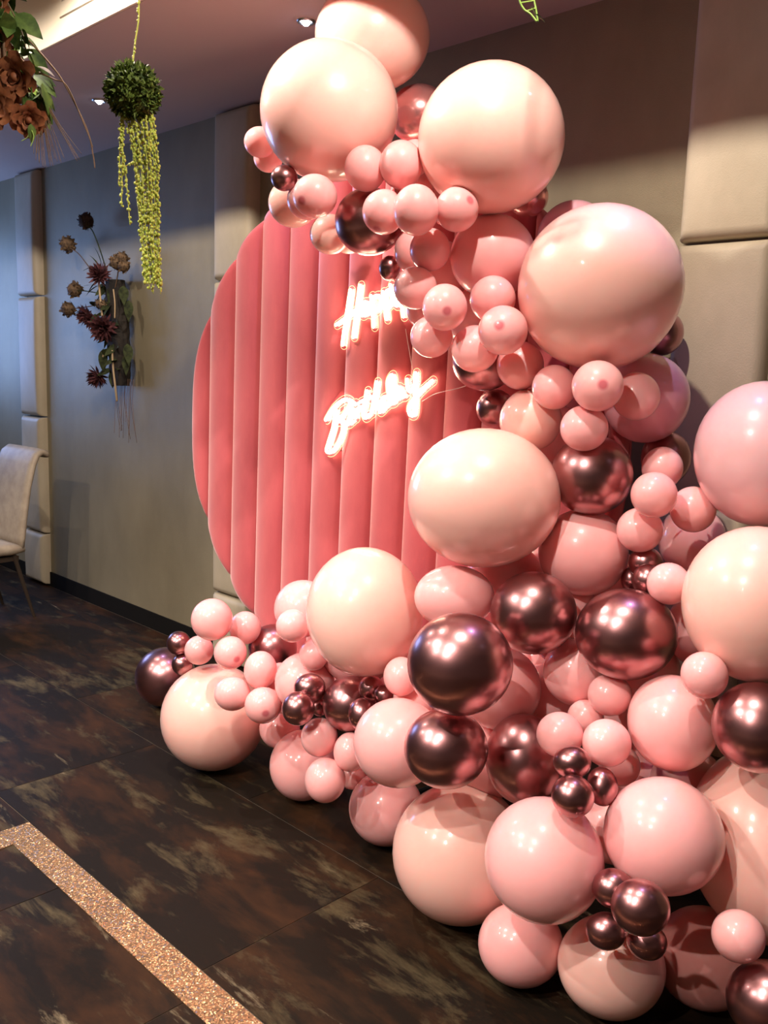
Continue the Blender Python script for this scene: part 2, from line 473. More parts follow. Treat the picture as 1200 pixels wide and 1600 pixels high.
 ('pink', [-1.0708,2.2538,1.2161], [-0.0422,-0.0412,0.0092,-0.014,0.0023,-0.0586,0.041,-0.0441,-0.0116],
  'small bright pink balloon touching the lavender large one'),
 ('pink', [-1.1692,2.1605,1.1557], [0.0278,-0.0541,0.0001,0.0238,0.0116,-0.0544,0.048,0.0245,0.0263],
  'small pink balloon at the bottom of a stack, left of the right edge large ones'),
 ('pink', [-1.3336,2.1537,1.0684], [-0.1046,-0.0001,0.0667,-0.0668,0.0172,-0.1025,-0.0094,-0.1209,-0.0139],
  'medium pink balloon under the dark chrome one with the bright glint'),
 ('pink', [-1.1597,2.4524,1.0955], [0.0205,0.0583,0.0738,-0.0091,0.0761,-0.0623,-0.1016,0.0057,0.0209],
  'medium pink balloon deep in shadow between the two right edge large ones'),
 ('chrome', [-1.162,2.1929,1.0621], [0.0393,0.0034,0.0215,0.0181,0.0195,-0.0362,-0.0121,0.0404,0.0157],
  'small chrome balloon, topmost of a dark trio right of the medium pink one'),
 ('chrome', [-1.1192,2.1299,1.0312], [0.0324,-0.0233,0.0091,0.0203,0.0188,-0.0312,0.0136,0.0313,0.0273],
  'small chrome balloon, lower of a dark trio, beside a single pink one'),
 ('chrome', [-1.206,2.2009,1.0065], [-0.019,-0.0191,0.0072,-0.0039,-0.0044,-0.0278,0.0264,-0.0227,-0.002],
  'small chrome balloon, left of a dark trio, mostly hidden'),
 ('pink', [-1.0307,2.0717,1.0483], [-0.0159,-0.0511,-0.0046,0.0043,0.0031,-0.0532,0.0504,-0.0162,0.0032],
  'small pink balloon in front of the dark chrome trio'),
 ('lilac', [-0.9185,2.2967,1.3748], [0.1202,-0.1162,0.0247,0.0562,0.0323,-0.1625,0.1113,0.1328,0.0646],
  'large lavender tinted balloon cut by the right picture edge, upper one'),
 ('peach', [-0.8165,2.0956,1.0365], [0.0842,-0.1509,-0.0016,0.0674,0.0452,-0.1576,0.1419,0.0834,0.0829],
  'large pale balloon cut by the right picture edge, below the lavender one'),
 ('chrome', [-1.111,2.0227,0.9082], [-0.1111,-0.0362,0.0485,-0.0503,-0.0149,-0.1122,0.0335,-0.1126,0.0013],
  "widest oval chrome balloon in the middle of the garland's right side"),
 ('chrome', [-1.3457,1.9474,0.9255], [0.0226,0.0713,0.0863,-0.0186,0.09,-0.0666,-0.1068,-0.0006,0.0299],
  'oval chrome balloon just left of the widest chrome one'),
 ('chrome', [-1.3446,1.6472,0.848], [0.0517,-0.1167,0.0187,0.0791,0.0164,-0.1002,0.0865,0.0494,0.0772],
  'largest round chrome balloon, front and centre of the lower garland'),
 ('chrome', [-1.4014,1.6764,0.6015], [0.0649,0.0405,0.074,0.0092,0.0915,-0.0528,-0.0795,0.0368,0.0525],
  'chrome balloon directly below the largest round one, with a shadow on its top'),
 ('chrome', [-1.3217,1.9125,0.5297], [0.0434,0.0693,0.0718,-0.028,0.0799,-0.0702,-0.1085,0.0091,0.0472],
  'chrome balloon half hidden right of the one with a shadowed top'),
 ('pink', [-1.564,1.8766,0.936], [0.084,0.0119,0.0609,0.0592,0.0557,-0.0609,-0.033,0.0747,0.0361],
  'medium pink balloon above the largest round chrome one'),
 ('pink', [-1.4782,1.9912,0.6689], [-0.0786,-0.0686,0.0583,-0.0198,-0.063,-0.0994,0.087,-0.0747,0.0303],
  'medium pink balloon deep in red shadow behind the largest round chrome one'),
 ('pink', [-1.2726,2.0594,0.7557], [0.0721,0.0037,0.0533,0.0262,0.0749,-0.0428,-0.0475,0.051,0.0594],
  'medium pink balloon under the widest oval chrome one'),
 ('pink', [-1.1338,2.0054,0.7424], [-0.0275,0.0305,0.0381,-0.0305,0.0243,-0.0394,-0.0372,-0.0387,0.0055],
  'small pink balloon touching the underside of the widest oval chrome one'),
 ('pink', [-1.1922,1.9922,0.6669], [-0.0403,0.0032,0.0249,-0.0255,0.0003,-0.0397,-0.0031,-0.0462,0.002],
  'small pink balloon at the back of a trio over the dark chrome one'),
 ('pink', [-1.1585,1.8215,0.6768], [-0.0001,-0.0534,0.0204,0.024,-0.0195,-0.0476,0.0502,0.0078,0.0226],
  'small pink balloon at the left of a trio over the dark chrome one'),
 ('pink', [-1.0545,1.8671,0.6764], [0.0486,0.013,0.0302,0.0138,0.0416,-0.0385,-0.0291,0.0384,0.0314],
  'small pink balloon at the right of a trio, above the little chrome cluster'),
 ('pink', [-1.1004,2.0227,0.5555], [-0.0305,-0.0397,0.0185,0.0047,-0.0256,-0.0466,0.0433,-0.025,0.0181],
  "pink balloon deep in shadow beneath the trio's right one"),
 ('pink', [-0.9647,2.0211,0.7158], [-0.0987,-0.0135,0.0471,-0.046,0.0289,-0.0985,0.0024,-0.1115,-0.0356],
  'medium pink balloon below the right edge large ones, with a slanted shadow'),
 ('pink', [-0.8536,1.9271,0.889], [0.0128,0.0421,0.0288,-0.0117,0.0312,-0.041,-0.0504,0.0034,0.0168],
  'small pink balloon under the lower right edge large one'),
 ('chrome', [-0.7389,1.9752,0.787], [-0.0924,-0.0385,0.0156,-0.0205,0.0091,-0.0987,0.0361,-0.0932,-0.0161],
  'chrome balloon cut by the right picture edge'),
 ('chrome', [-1.0709,1.7439,0.6579], [0.0323,0.0133,0.0245,0.008,0.0342,-0.0213,-0.0232,0.0195,0.0232],
  'little chrome balloon, top one of a cluster of three'),
 ('chrome', [-1.0315,1.6927,0.6047], [-0.0266,-0.0401,0.0072,0.0057,-0.013,-0.0463,0.0392,-0.0244,0.012],
  'little chrome balloon, front bottom one of a cluster of three'),
 ('chrome', [-1.0288,1.8164,0.5893], [0.0334,0.0032,0.0189,0.0073,0.0299,-0.0241,-0.022,0.0295,0.0245],
  'little chrome balloon, right one of a cluster of three'),
 ('peach', [-1.496,1.8751,0.1986], [-0.1611,-0.057,0.0932,-0.1048,0.0299,-0.1612,0.0325,-0.1832,-0.0548],
  'large cream peach balloon on the floor below the chrome balloons'),
 ('pink', [-1.1043,1.7033,0.4133], [-0.0962,0.0448,0.0945,-0.0931,0.0188,-0.1062,-0.046,-0.1353,0.0155],
  'large pink balloon in the lower middle, between the cream one and the oval one'),
 ('pink', [-0.8937,1.8729,0.4994], [-0.0097,0.059,0.1231,-0.0688,0.1045,-0.0523,-0.1142,-0.0642,0.0244],
  'large oval pink balloon under the little chrome cluster'),
 ('peach', [-0.7599,2.1502,0.4273], [-0.1376,0.021,0.1321,-0.0935,0.1048,-0.1371,-0.0864,-0.1745,-0.1022],
  'large peach balloon at the right edge with its creased neck up'),
 ('chrome', [-0.9235,1.712,0.4175], [0.0412,-0.0106,0.0159,0.0202,0.0299,-0.0265,-0.003,0.0291,0.0317],
  'chrome balloon, upper left one of the lowest cluster of four'),
 ('chrome', [-0.8221,1.6478,0.4469], [0.0095,-0.0598,-0.0034,0.0354,0.0058,-0.0478,0.0458,0.0032,0.0354],
  'chrome balloon, biggest front one of the lowest cluster of four'),
 ('chrome', [-0.9127,1.6757,0.3337], [-0.0163,-0.0403,0.0005,0.0153,-0.0097,-0.0386,0.0333,-0.0153,0.0179],
  'chrome balloon, lower left one of the lowest cluster of four'),
 ('chrome', [-0.8533,1.7554,0.3004], [0.0296,-0.0289,0.0122,0.0271,0.0096,-0.0302,0.0179,0.0254,0.0249],
  'chrome balloon, bottom right one of the lowest cluster of four'),
 ('pink', [-1.2034,1.7743,0.1066], [-0.0917,-0.0033,0.0549,-0.0585,-0.0074,-0.0883,0.0045,-0.1023,0.0077],
  'pink balloon on the floor under the lower middle large one'),
 ('peach', [-0.9856,1.8478,0.1263], [-0.1057,0.003,0.0706,-0.0724,0.0298,-0.098,-0.021,-0.1182,-0.0177],
  'peach balloon at the bottom, under the lowest chrome cluster'),
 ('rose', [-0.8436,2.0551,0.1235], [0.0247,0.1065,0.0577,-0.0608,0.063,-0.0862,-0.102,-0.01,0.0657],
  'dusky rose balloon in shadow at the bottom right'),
 ('pink', [-0.6952,1.8642,0.3447], [-0.0422,0.0296,0.0228,-0.0303,-0.0056,-0.0467,-0.0225,-0.0463,0.0205],
  'small pink balloon in front of the dusky rose one'),
 ('chrome', [-0.6215,1.8806,0.218], [0.0124,0.0788,0.0389,-0.0454,0.0417,-0.0613,-0.0698,-0.0084,0.0478],
  'chrome balloon in the bottom right corner of the picture'),
 ('chrome', [-3.452,2.1135,0.1383], [0.0154,-0.1237,0.0555,0.0917,-0.0324,-0.0961,0.0994,0.0476,0.0792],
  "chrome balloon on the floor at the garland's far left end"),
 ('chrome', [-2.9301,1.8533,0.4759], [-0.0268,-0.0157,0.0348,-0.0264,-0.0225,-0.0309,0.0276,-0.038,0.0039],
  'little chrome balloon above the far left one, upper of two'),
 ('chrome', [-2.9085,1.8568,0.3949], [-0.0204,-0.0269,0.0246,-0.01,-0.0228,-0.0335,0.0352,-0.0224,0.0046],
  'little chrome balloon above the far left one, lower of two'),
 ('pink', [-2.6448,1.8124,0.6419], [0.0454,-0.0371,0.0479,0.0575,0.044,-0.0214,-0.0175,0.0501,0.055],
  'pink balloon topping the leftmost cluster, biggest of its four'),
 ('pink', [-2.6488,1.9641,0.5822], [-0.0348,-0.0338,0.0361,-0.0258,-0.0233,-0.049,0.0428,-0.045,-0.0018],
  'small pink balloon at the right back of the leftmost cluster of four'),
 ('pink', [-2.7859,1.8517,0.4836], [-0.0329,-0.0257,0.0359,-0.0323,-0.016,-0.0415,0.03,-0.0461,-0.0056],
  'small pink balloon at the left of the leftmost cluster of four'),
 ('pink_spot', [-2.5416,1.8209,0.5411], [-0.0145,0.0026,0.057,-0.0417,0.0395,-0.0125,-0.0389,-0.0436,-0.008],
  'small spotted pink balloon at the front of the leftmost cluster of four'),
 ('peach', [-2.7773,1.9135,0.2048], [-0.1042,-0.1403,0.1037,-0.0301,-0.1042,-0.1717,0.1721,-0.1035,0.0326],
  "large peach balloon on the floor at the garland's left end"),
 ('pink', [-2.3805,1.8324,0.5173], [-0.0328,-0.0042,0.0494,-0.0465,0.0101,-0.0341,-0.0069,-0.0634,-0.0134],
  'small oval pink balloon, highest of three right of the left end large one'),
 ('pink', [-2.4386,1.7566,0.4329], [-0.0145,-0.0543,0.0258,0.0148,-0.0317,-0.0519,0.0549,-0.0061,0.0207],
  'small pink balloon casting a shadow on the left end large one'),
 ('pink_spot', [-2.3201,1.7986,0.4158], [-0.0313,0.0032,0.054,-0.0514,0.0186,-0.0305,-0.0174,-0.0592,-0.0064],
  'small spotted pink balloon, lowest of three right of the left end large one'),
 ('chrome', [-2.6127,2.0683,0.4906], [-0.0086,-0.0759,0.0523,0.0331,-0.0518,-0.0693,0.0857,0.0122,0.0319],
  'chrome balloon at the bottom tip of the pink disc'),
 ('pink', [-2.2679,1.9224,0.745], [-0.0223,-0.0705,0.0637,0.0131,-0.0671,-0.0697,0.094,-0.0074,0.0248],
  'medium pink balloon left of the large one before the lower disc'),
 ('pink', [-2.1726,1.7994,0.7281], [0.0022,0.0205,0.0495,-0.02,0.0463,-0.0182,-0.0496,-0.0178,0.0096],
  'small pink balloon in front of the medium one at the lower disc'),
 ('pink', [-2.1336,1.8588,0.6289], [-0.0168,-0.0429,0.0175,0.0048,-0.0182,-0.0452,0.0486,-0.0139,0.0101],
  "small deep pink balloon under the left side of the lower disc's large one"),
 ('pink', [-2.2064,1.8849,0.5092], [0.0174,0.0387,0.0912,-0.0311,0.0904,-0.0316,-0.0931,-0.0226,0.0277],
  'medium pink balloon behind a chrome pair at the lower left'),
 ('peach', [-1.8742,1.833,0.8357], [-0.1226,-0.0999,0.09,-0.0831,-0.0258,-0.1593,0.1083,-0.1565,-0.0339],
  'large peach balloon in front of the lower part of the disc'),
 ('chrome', [-2.0772,1.7965,0.5456], [-0.0141,-0.043,0.02,0.0079,-0.0255,-0.0422,0.0433,-0.0088,0.0144],
  'little chrome balloon, upper one of a pair before the lower left medium pink'),
 ('chrome', [-2.0362,1.7154,0.5098], [0.0311,-0.0301,0.0286,0.0406,0.0173,-0.027,0.0062,0.0393,0.0341],
  'little chrome balloon, lower one of a pair before the lower left medium pink'),
 ('chrome', [-2.1001,1.8621,0.4558], [0.0007,-0.0259,0.0118,0.0143,-0.0114,-0.0221,0.023,0.0056,0.0126],
  'tiny chrome balloon behind the lower left chrome pair'),
 ('chrome', [-1.974,1.8748,0.5035], [0.0206,-0.0708,0.0447,0.0566,-0.0208,-0.0615,0.0625,0.0452,0.0416],
  "chrome balloon left of three little chrome ones under the lower disc's large one"),
 ('chrome', [-1.8714,1.8678,0.5866], [-0.0007,-0.0374,0.012,0.0173,-0.0115,-0.0334,0.0347,0.0044,0.0166],
  "little chrome balloon, top of three under the lower disc's large one"),
 ('chrome', [-1.8046,1.8594,0.5852], [-0.0186,0.0022,0.0269,-0.0243,0.0133,-0.0175,-0.012,-0.0296,-0.0057],
  "little chrome balloon, right of three under the lower disc's large one"),
 ('chrome', [-1.8387,1.8006,0.5288], [0.0291,-0.028,0.0174,0.0308,0.0247,-0.0187,0.002,0.03,0.0381],
  "little chrome balloon, bottom of three under the lower disc's large one"),
 ('pink', [-1.6767,1.7931,0.6932], [-0.0394,-0.0069,0.034,-0.0309,-0.009,-0.0415,0.0124,-0.0541,0.0015],
  'small pink balloon just left of the largest round chrome one'),
 ('pink', [-1.6824,1.8548,0.6058], [-0.0448,0.0099,0.041,-0.0398,-0.0126,-0.0455,0.0018,-0.064,0.0146],
  'small pink balloon below left of the largest round chrome one, mostly behind it'),
 ('pink', [-1.6052,1.7136,0.5401], [-0.0943,-0.0454,0.0651,-0.0542,-0.0394,-0.1034,0.0578,-0.1066,0.0109],
  'medium pink balloon left of the chrome one with a shadowed top'),
 ('pink', [-2.3458,2.0031,0.1293], [-0.0866,-0.0557,0.0661,-0.0525,-0.0352,-0.1042,0.0689,-0.1048,-0.0009],
  'medium pink balloon on the floor at the lower left, behind two small ones'),
 ('pink', [-2.0277,1.7981,0.3955], [0.0141,0.0311,0.049,-0.0202,0.0491,-0.0269,-0.0561,-0.0104,0.0219],
  'small pink balloon above the lower left floor balloon, topmost of three'),
 ('pink', [-1.9617,1.7677,0.2843], [-0.0391,-0.0115,0.0515,-0.05,0.0194,-0.0374,-0.0092,-0.0639,-0.0232],
  'small pink balloon hanging lowest of three at the lower left floor balloon'),
 ('pink', [-1.9182,1.8303,0.3736], [0.0392,0.0024,0.0372,0.0188,0.0421,-0.0276,-0.0346,0.0381,0.0293],
  'small pink balloon at the right of three, touching the medium pink one'),
 ('pink', [-2.0499,1.9712,0.2039], [0.0248,-0.0316,0.0242,0.0368,0.0054,-0.0287,0.0161,0.0329,0.0275],
  'small pink balloon in shadow behind the lower left three'),
 ('pink', [-1.9227,2.0057,0.1256], [-0.0966,-0.0352,0.0663,-0.061,-0.0289,-0.102,0.0444,-0.1126,0.006],
  'medium pink balloon on the floor left of the large cream one'),
 ('pink', [-2.4854,2.006,0.2251], [0.0007,0.0416,0.0629,-0.0406,0.0538,-0.0342,-0.0627,-0.0331,0.023],
  'pink balloon in deep shadow behind the left end large one'),
 ('pink', [-1.5535,2.0935,0.9678], [0.0752,-0.0713,0.0362,0.0688,0.0071,-0.0795,0.0467,0.0679,0.0462],
  "pink balloon in red shadow under the disc's right edge large oval one"),
 ('pink', [-1.6786,2.008,0.5479], [-0.0086,-0.1127,0.0411,0.0531,-0.0339,-0.1031,0.1206,0.0164,0.0513],
  'pink balloon hidden in red shadow behind the largest round chrome one, low'),
 ('pink', [-1.9004,2.146,1.8607], [-0.0639,-0.0334,0.0524,-0.0584,0.0223,-0.0643,0.0123,-0.0865,-0.0396],
  'pink balloon in red shadow between the small ones above the neon words'),
 ('pink', [-1.7761,2.1858,1.7154], [0.0327,0.0524,0.0709,0.0329,0.0623,-0.0627,-0.0833,0.0472,0.0035],
  'pink balloon in red shadow behind the spotted pair right of the neon words'),
 ('pink', [-1.3873,2.157,0.8578], [0.0862,-0.049,0.0503,0.0627,0.0346,-0.0874,0.0226,0.1127,0.055],
  'pink balloon in red shadow between the two oval chrome ones'),
 ('pink', [-1.9049,2.1632,2.1302], [-0.073,0.0001,0.0637,-0.0553,0.0526,-0.059,-0.0334,-0.0771,-0.039],
  'pink balloon in red shadow behind the large dark wall one'),
 ('pink', [-1.5029,1.9976,0.4359], [-0.0129,0.0404,0.09,-0.058,0.0681,-0.0454,-0.0865,-0.0624,0.0104],
  'pink balloon in red shadow between two chrome ones above the cream one'),
 ('pink', [-2.0798,2.0091,0.6411], [-0.0868,-0.0511,0.0814,-0.0533,-0.0637,-0.0992,0.0806,-0.1015,0.0212],
  "pink balloon in red shadow behind the lower disc's large one"),
 ('pink', [-1.5518,2.2786,1.3578], [0.009,0.0851,0.076,-0.0036,0.076,-0.0858,-0.1153,0.0043,0.0086],
  'pink balloon in red shadow behind the dull peach one'),
 ('pink', [-1.2911,2.3585,0.5241], [-0.0942,0.0396,0.0701,-0.0692,0.0142,-0.1021,-0.0407,-0.1175,0.011],
  'pink balloon in deep shadow behind the small trio'),
 ('pink', [-1.1175,2.0507,0.3715], [0.0226,-0.0993,-0.0123,0.0583,0.0217,-0.081,0.0799,0.0095,0.0607],
  'pink balloon in deep shadow behind the lower middle and oval ones'),
 ('pink', [-1.0509,2.3403,0.8731], [0.0754,0.0438,0.0516,0.0128,0.0643,-0.0805,-0.0727,0.0688,0.042],
  'pink balloon in deep shadow left of the lower right edge large one'),
 ('pink', [-1.4216,2.1707,0.6028], [0.0357,-0.1064,0.0033,0.0612,0.0172,-0.0924,0.0866,0.0308,0.0633],
  'pink balloon in deep shadow in the gap left of the small trio'),
 ('pink', [-1.1854,2.2895,0.7284], [-0.0297,0.051,0.0772,-0.0449,0.0627,-0.0601,-0.0823,-0.055,0.0036],
  'pink balloon in deep shadow under the right end of the widest chrome one'),
 ('pink', [-1.5222,2.2811,0.9374], [-0.0752,-0.0846,0.0283,-0.0271,-0.0127,-0.113,0.0859,-0.0798,-0.0118],
  'pink balloon in red shadow under the left side of the medium pink one'),
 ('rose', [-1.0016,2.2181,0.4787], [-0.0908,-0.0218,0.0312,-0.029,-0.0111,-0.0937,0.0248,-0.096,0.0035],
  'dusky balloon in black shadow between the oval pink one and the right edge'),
 ('pink', [-2.3954,1.9391,0.4232], [-0.0211,-0.0675,0.0567,0.0229,-0.0611,-0.0631,0.0842,-0.0004,0.0313],
  'pink balloon in shadow behind the lowest small one of the left end'),
 ('pink', [-1.1547,2.2505,0.4602], [0.0792,-0.0394,0.0224,0.0444,0.0599,-0.0527,0.008,0.0569,0.0713],
  'pink balloon in black shadow behind the gap right of the little chrome trio'),
 ('pink', [-1.5534,2.2791,0.6637], [-0.0328,-0.0888,0.03,0.0138,-0.036,-0.0916,0.0929,-0.0261,0.0242],
  'pink balloon in red shadow behind the gap between the biggest chrome balloons'),
 ('pink', [-1.3216,2.3207,0.9637], [0.0402,0.0517,0.059,0.0025,0.065,-0.0603,-0.0805,0.0294,0.028],
  'pink balloon in red shadow behind the dark chrome trio'),
]
HAPPY = [('H', [[(-0.0779, 0.5297), (-0.0884, 0.4612), (-0.0991, 0.3921), (-0.106, 0.3334)], [(-0.0335, 0.5463), (-0.0404, 0.484), (-0.0485, 0.4202), (-0.0552, 0.3628)], [(-0.1421, 0.4054), (-0.1083, 0.4243), (-0.0661, 0.4498), (-0.0244, 0.4704), (-0.0037, 0.4771)]]), ('a', [[(0.0111, 0.4816), (-0.0073, 0.4875), (-0.0247, 0.4749), (-0.0283, 0.4522), (-0.0154, 0.4396), (0.0008, 0.4523), (0.0115, 0.4748), (0.0118, 0.4479), (0.025, 0.4479)]]), ('p', [[(0.0215, 0.5084), (0.0296, 0.4703), (0.0347, 0.4345), (0.0384, 0.4008)], [(0.0238, 0.4883), (0.0422, 0.5083), (0.063, 0.5037), (0.0657, 0.4792), (0.0482, 0.4569), (0.0338, 0.4502)]]), ('p', [[(0.0737, 0.5213), (0.0829, 0.4836), (0.0968, 0.4282)], [(0.0763, 0.4969), (0.091, 0.5233), (0.1109, 0.5275), (0.1207, 0.5076), (0.1081, 0.4791), (0.0887, 0.4659)]]), ('y', [[(0.1069, 0.545), (0.1151, 0.5055), (0.137, 0.4747), (0.153, 0.4921), (0.1539, 0.5226)], [(0.1553, 0.5183), (0.1628, 0.4703), (0.1706, 0.4375)]])]
BIRTHDAY = [('B', [[(-0.1761, 0.0522), (-0.1517, 0.0878), (-0.1208, 0.1163), (-0.0867, 0.1342), (-0.06, 0.1297), (-0.0632, 0.1082), (-0.0901, 0.0779), (-0.1176, 0.0543)], [(-0.1291, 0.0894), (-0.1358, 0.0312), (-0.1557, -0.0287), (-0.1658, -0.0639), (-0.1439, -0.0676), (-0.1129, -0.0369), (-0.0927, 0.0059), (-0.088, 0.0398), (-0.1015, 0.0531), (-0.1155, 0.0497)]]), ('i', [[(-0.0439, 0.1001), (-0.058, 0.0707), (-0.066, 0.044), (-0.0447, 0.0575)], [(-0.0347, 0.1243), (-0.0319, 0.1188)]]), ('r', [[(-0.0284, 0.1012), (-0.0297, 0.0681), (-0.0282, 0.0965), (-0.0043, 0.1122), (0.0053, 0.1059)]]), ('t', [[(0.0204, 0.1719), (0.013, 0.132), (0.0059, 0.0942), (0.0163, 0.0739), (0.0369, 0.0871)], [(-0.0084, 0.1306), (0.0452, 0.1526)]]), ('h', [[(0.0642, 0.2064), (0.0584, 0.1626), (0.0503, 0.1159), (0.0456, 0.0924), (0.059, 0.1211), (0.0791, 0.1362), (0.0861, 0.1183), (0.0842, 0.0998), (0.0985, 0.11)]]), ('d', [[(0.1133, 0.1567), (0.096, 0.1511), (0.0915, 0.1279), (0.1067, 0.1197), (0.1261, 0.1393), (0.1355, 0.1761), (0.139, 0.2124), (0.1319, 0.2346), (0.1158, 0.2113), (0.1215, 0.1663), (0.1322, 0.1351), (0.1465, 0.1383)]]), ('a', [[(0.178, 0.1875), (0.1604, 0.1933), (0.1501, 0.1747), (0.1544, 0.1524), (0.1686, 0.1555), (0.1811, 0.1832), (0.1854, 0.161), (0.1965, 0.1662)]]), ('y', [[(0.2013, 0.2222), (0.206, 0.1935), (0.2209, 0.181), (0.2359, 0.2084), (0.2362, 0.246)], [(0.235, 0.2393), (0.2374, 0.1864), (0.2406, 0.1377), (0.2374, 0.1017), (0.2204, 0.1028), (0.216, 0.1271), (0.2339, 0.1551), (0.2703, 0.1926), (0.3091, 0.2231)]])]
WIRES = [[(0.176, 0.396), (0.1944, 0.3304), (0.216, 0.2561)], [(0.2648, 0.1504), (0.3097, 0.1751), (0.3519, 0.1885), (0.4191, 0.2051), (0.4837, 0.2296)]]

# ------------------------------------------------------------------ structure
floor = MB().box(END_X, RIGHT_X, BACK_Y, WALL_Y + .12, -.10, -.0022).build('floor', FLOORGAP)
tag(floor, kind='structure')
random.seed(11)
ROWS = [1.2 + .65 * k for k in range(-4, 3)]
ROWJ = {-4: -1.0, -3: -1.6, -2: -.9, -1: -1.72, 0: -1.79, 1: -1.15, 2: -1.6}
k = -4
for i, y0 in enumerate(ROWS):
    y1 = min(y0 + .65, WALL_Y - .012)
    j = ROWJ[i - 4]
    step = .67 if i - 4 == -1 else 1.32
    x = j
    while x > END_X: x -= step
    while x < RIGHT_X - .05:
        a, b_ = max(x, END_X), min(x + step, RIGHT_X)
        if b_ - a > .05 and b_ > -7.5:
            g = .0011
            MB().box(a + g, b_ - g, y0 + g, y1 - g, -.0020, 0).build('plank', PLANK, floor, bevel=.0007, seg=1)
        x += step

wall = MB().box(END_X, RIGHT_X, WALL_Y, WALL_Y + .12, 0, 3.3).build('wall_back', WALLPAPER)
tag(wall, kind='structure')
base = MB().box(END_X, RIGHT_X, WALL_Y - .010, WALL_Y - .0005, .0005, .10).build('baseboard_back', BLACK)
tag(base, kind='structure')
# padded upholstered panels standing proud of the wall, in columns
PZ = [.012, .372, 1.172, 1.972, 2.772]
def padded(x0, x1, z0, z1):
    nx, nz = 10, 14
    w, h, d = x1 - x0, z1 - z0, .072
    V, F = [], []
    def edge(t, L):
        s = min(t, L - t); r = .032
        return math.sqrt(max(0, 1 - (1 - min(s / r, 1)) ** 2))
    def samp(L, n):
        e = [0, .004, .012, .022, .032]
        mid = [.032 + (L - .064) * i / n for i in range(1, n)]
        return e + mid + [L - q for q in reversed(e)]
    xs = samp(w, nx); zs = samp(h, nz)
    for z in zs:
        for x in xs:
            bulge = .010 * math.sin(math.pi * x / w) * math.sin(math.pi * z / h)
            V.append((x0 + x, WALL_Y - .030 - (d - .030) * min(edge(x, w), edge(z, h)) ** .9 - bulge + .01, z0 + z))
    n = len(xs)
    for b in range(len(zs) - 1):
        for a in range(n - 1):
            F.append((b * n + a, b * n + a + 1, (b + 1) * n + a + 1, (b + 1) * n + a))
    # sides back to the wall
    ring = [i for i in range(n)] + [b * n + n - 1 for b in range(1, len(zs))] + [(len(zs) - 1) * n + a for a in range(n - 2, -1, -1)] + [b * n for b in range(len(zs) - 2, 0, -1)]
    m0 = len(V)
    for i in ring: V.append((V[i][0], WALL_Y, V[i][2]))
    for q in range(len(ring)):
        q2 = (q + 1) % len(ring)
        F.append((ring[q2], ring[q], m0 + q, m0 + q2))
    return V, F
for x0, x1 in ((-6.20, -5.905), (-3.884, -3.575), (-1.392, -1.095), (1.1, 1.4)):
    for a, b in zip(PZ[:-1], PZ[1:]):
        V, F = padded(x0, x1, a + .004, b - .004)
        obj('padded_panel', mesh('padded_panel', V, F, PADDED, True), wall)

ceiling = MB().box(END_X, RIGHT_X, BACK_Y, TRAY_EDGE, TRAY_Z, TRAY_Z + .1).build('ceiling', CEIL_WHITE)
tag(ceiling, kind='structure')
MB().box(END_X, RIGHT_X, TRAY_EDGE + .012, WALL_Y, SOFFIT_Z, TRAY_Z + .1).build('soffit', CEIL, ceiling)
MB().box(END_X, RIGHT_X, TRAY_EDGE, TRAY_EDGE + .012, SOFFIT_Z, TRAY_Z).build('fascia', CEIL_WHITE, ceiling, bevel=.004)
# end walls, out of view but part of the room
wy0, wy1, wz0, wz1 = 1.0, 2.5, 1.25, 2.45
wleft = MB()
for b in ((BACK_Y, wy0, 0, 3.3), (wy1, WALL_Y, 0, 3.3), (wy0, wy1, 0, wz0), (wy0, wy1, wz1, 3.3)):
    wleft.box(END_X - .1, END_X, b[0], b[1], b[2], b[3])
tag(wleft.build('wall_left', ROOM), kind='structure')
win = MB()
for b in ((wy0, wy0 + .05, wz0, wz1), (wy1 - .05, wy1, wz0, wz1), (wy0, wy1, wz0, wz0 + .05), (wy0, wy1, wz1 - .05, wz1), ((wy0 + wy1) / 2 - .02, (wy0 + wy1) / 2 + .02, wz0, wz1)):
    win.box(END_X - .08, END_X - .02, *b)
tag(win.build('window_1', METAL), kind='structure')
tag(MB().box(RIGHT_X, RIGHT_X + .1, BACK_Y, WALL_Y, 0, 3.3).build('wall_right', ROOM), kind='structure')
tag(MB().box(END_X, RIGHT_X, BACK_Y - .1, BACK_Y, 0, 3.3).build('wall_front', ROOM), kind='structure')

# flush access hatch on the fascia
vent = empty('access_hatch', (-3.28, TRAY_EDGE, 2.853))
tag(vent, 'flush cream access hatch with slotted grille on the bright face of the ceiling tray', 'hatch')
HW, HH = .25, .15
MB().box(-HW, HW, -.004, -.0005, .004, HH).build('hatch_panel', CEIL_WHITE, vent, bevel=.0015, seg=2)
MB().box(-HW - .004, HW + .004, -.0015, -.0004, 0, HH + .004).build('shadow_gap', mat('hatch_gap', (.20, .16, .11), .9), vent)
g_ = MB()
for z in (.055, .067, .079): g_.box(-HW + .02, -HW + .14, -.0052, -.0042, z, z + .006)
g_.build('grille', mat('grille_grey', (.45, .38, .29), .8), vent)

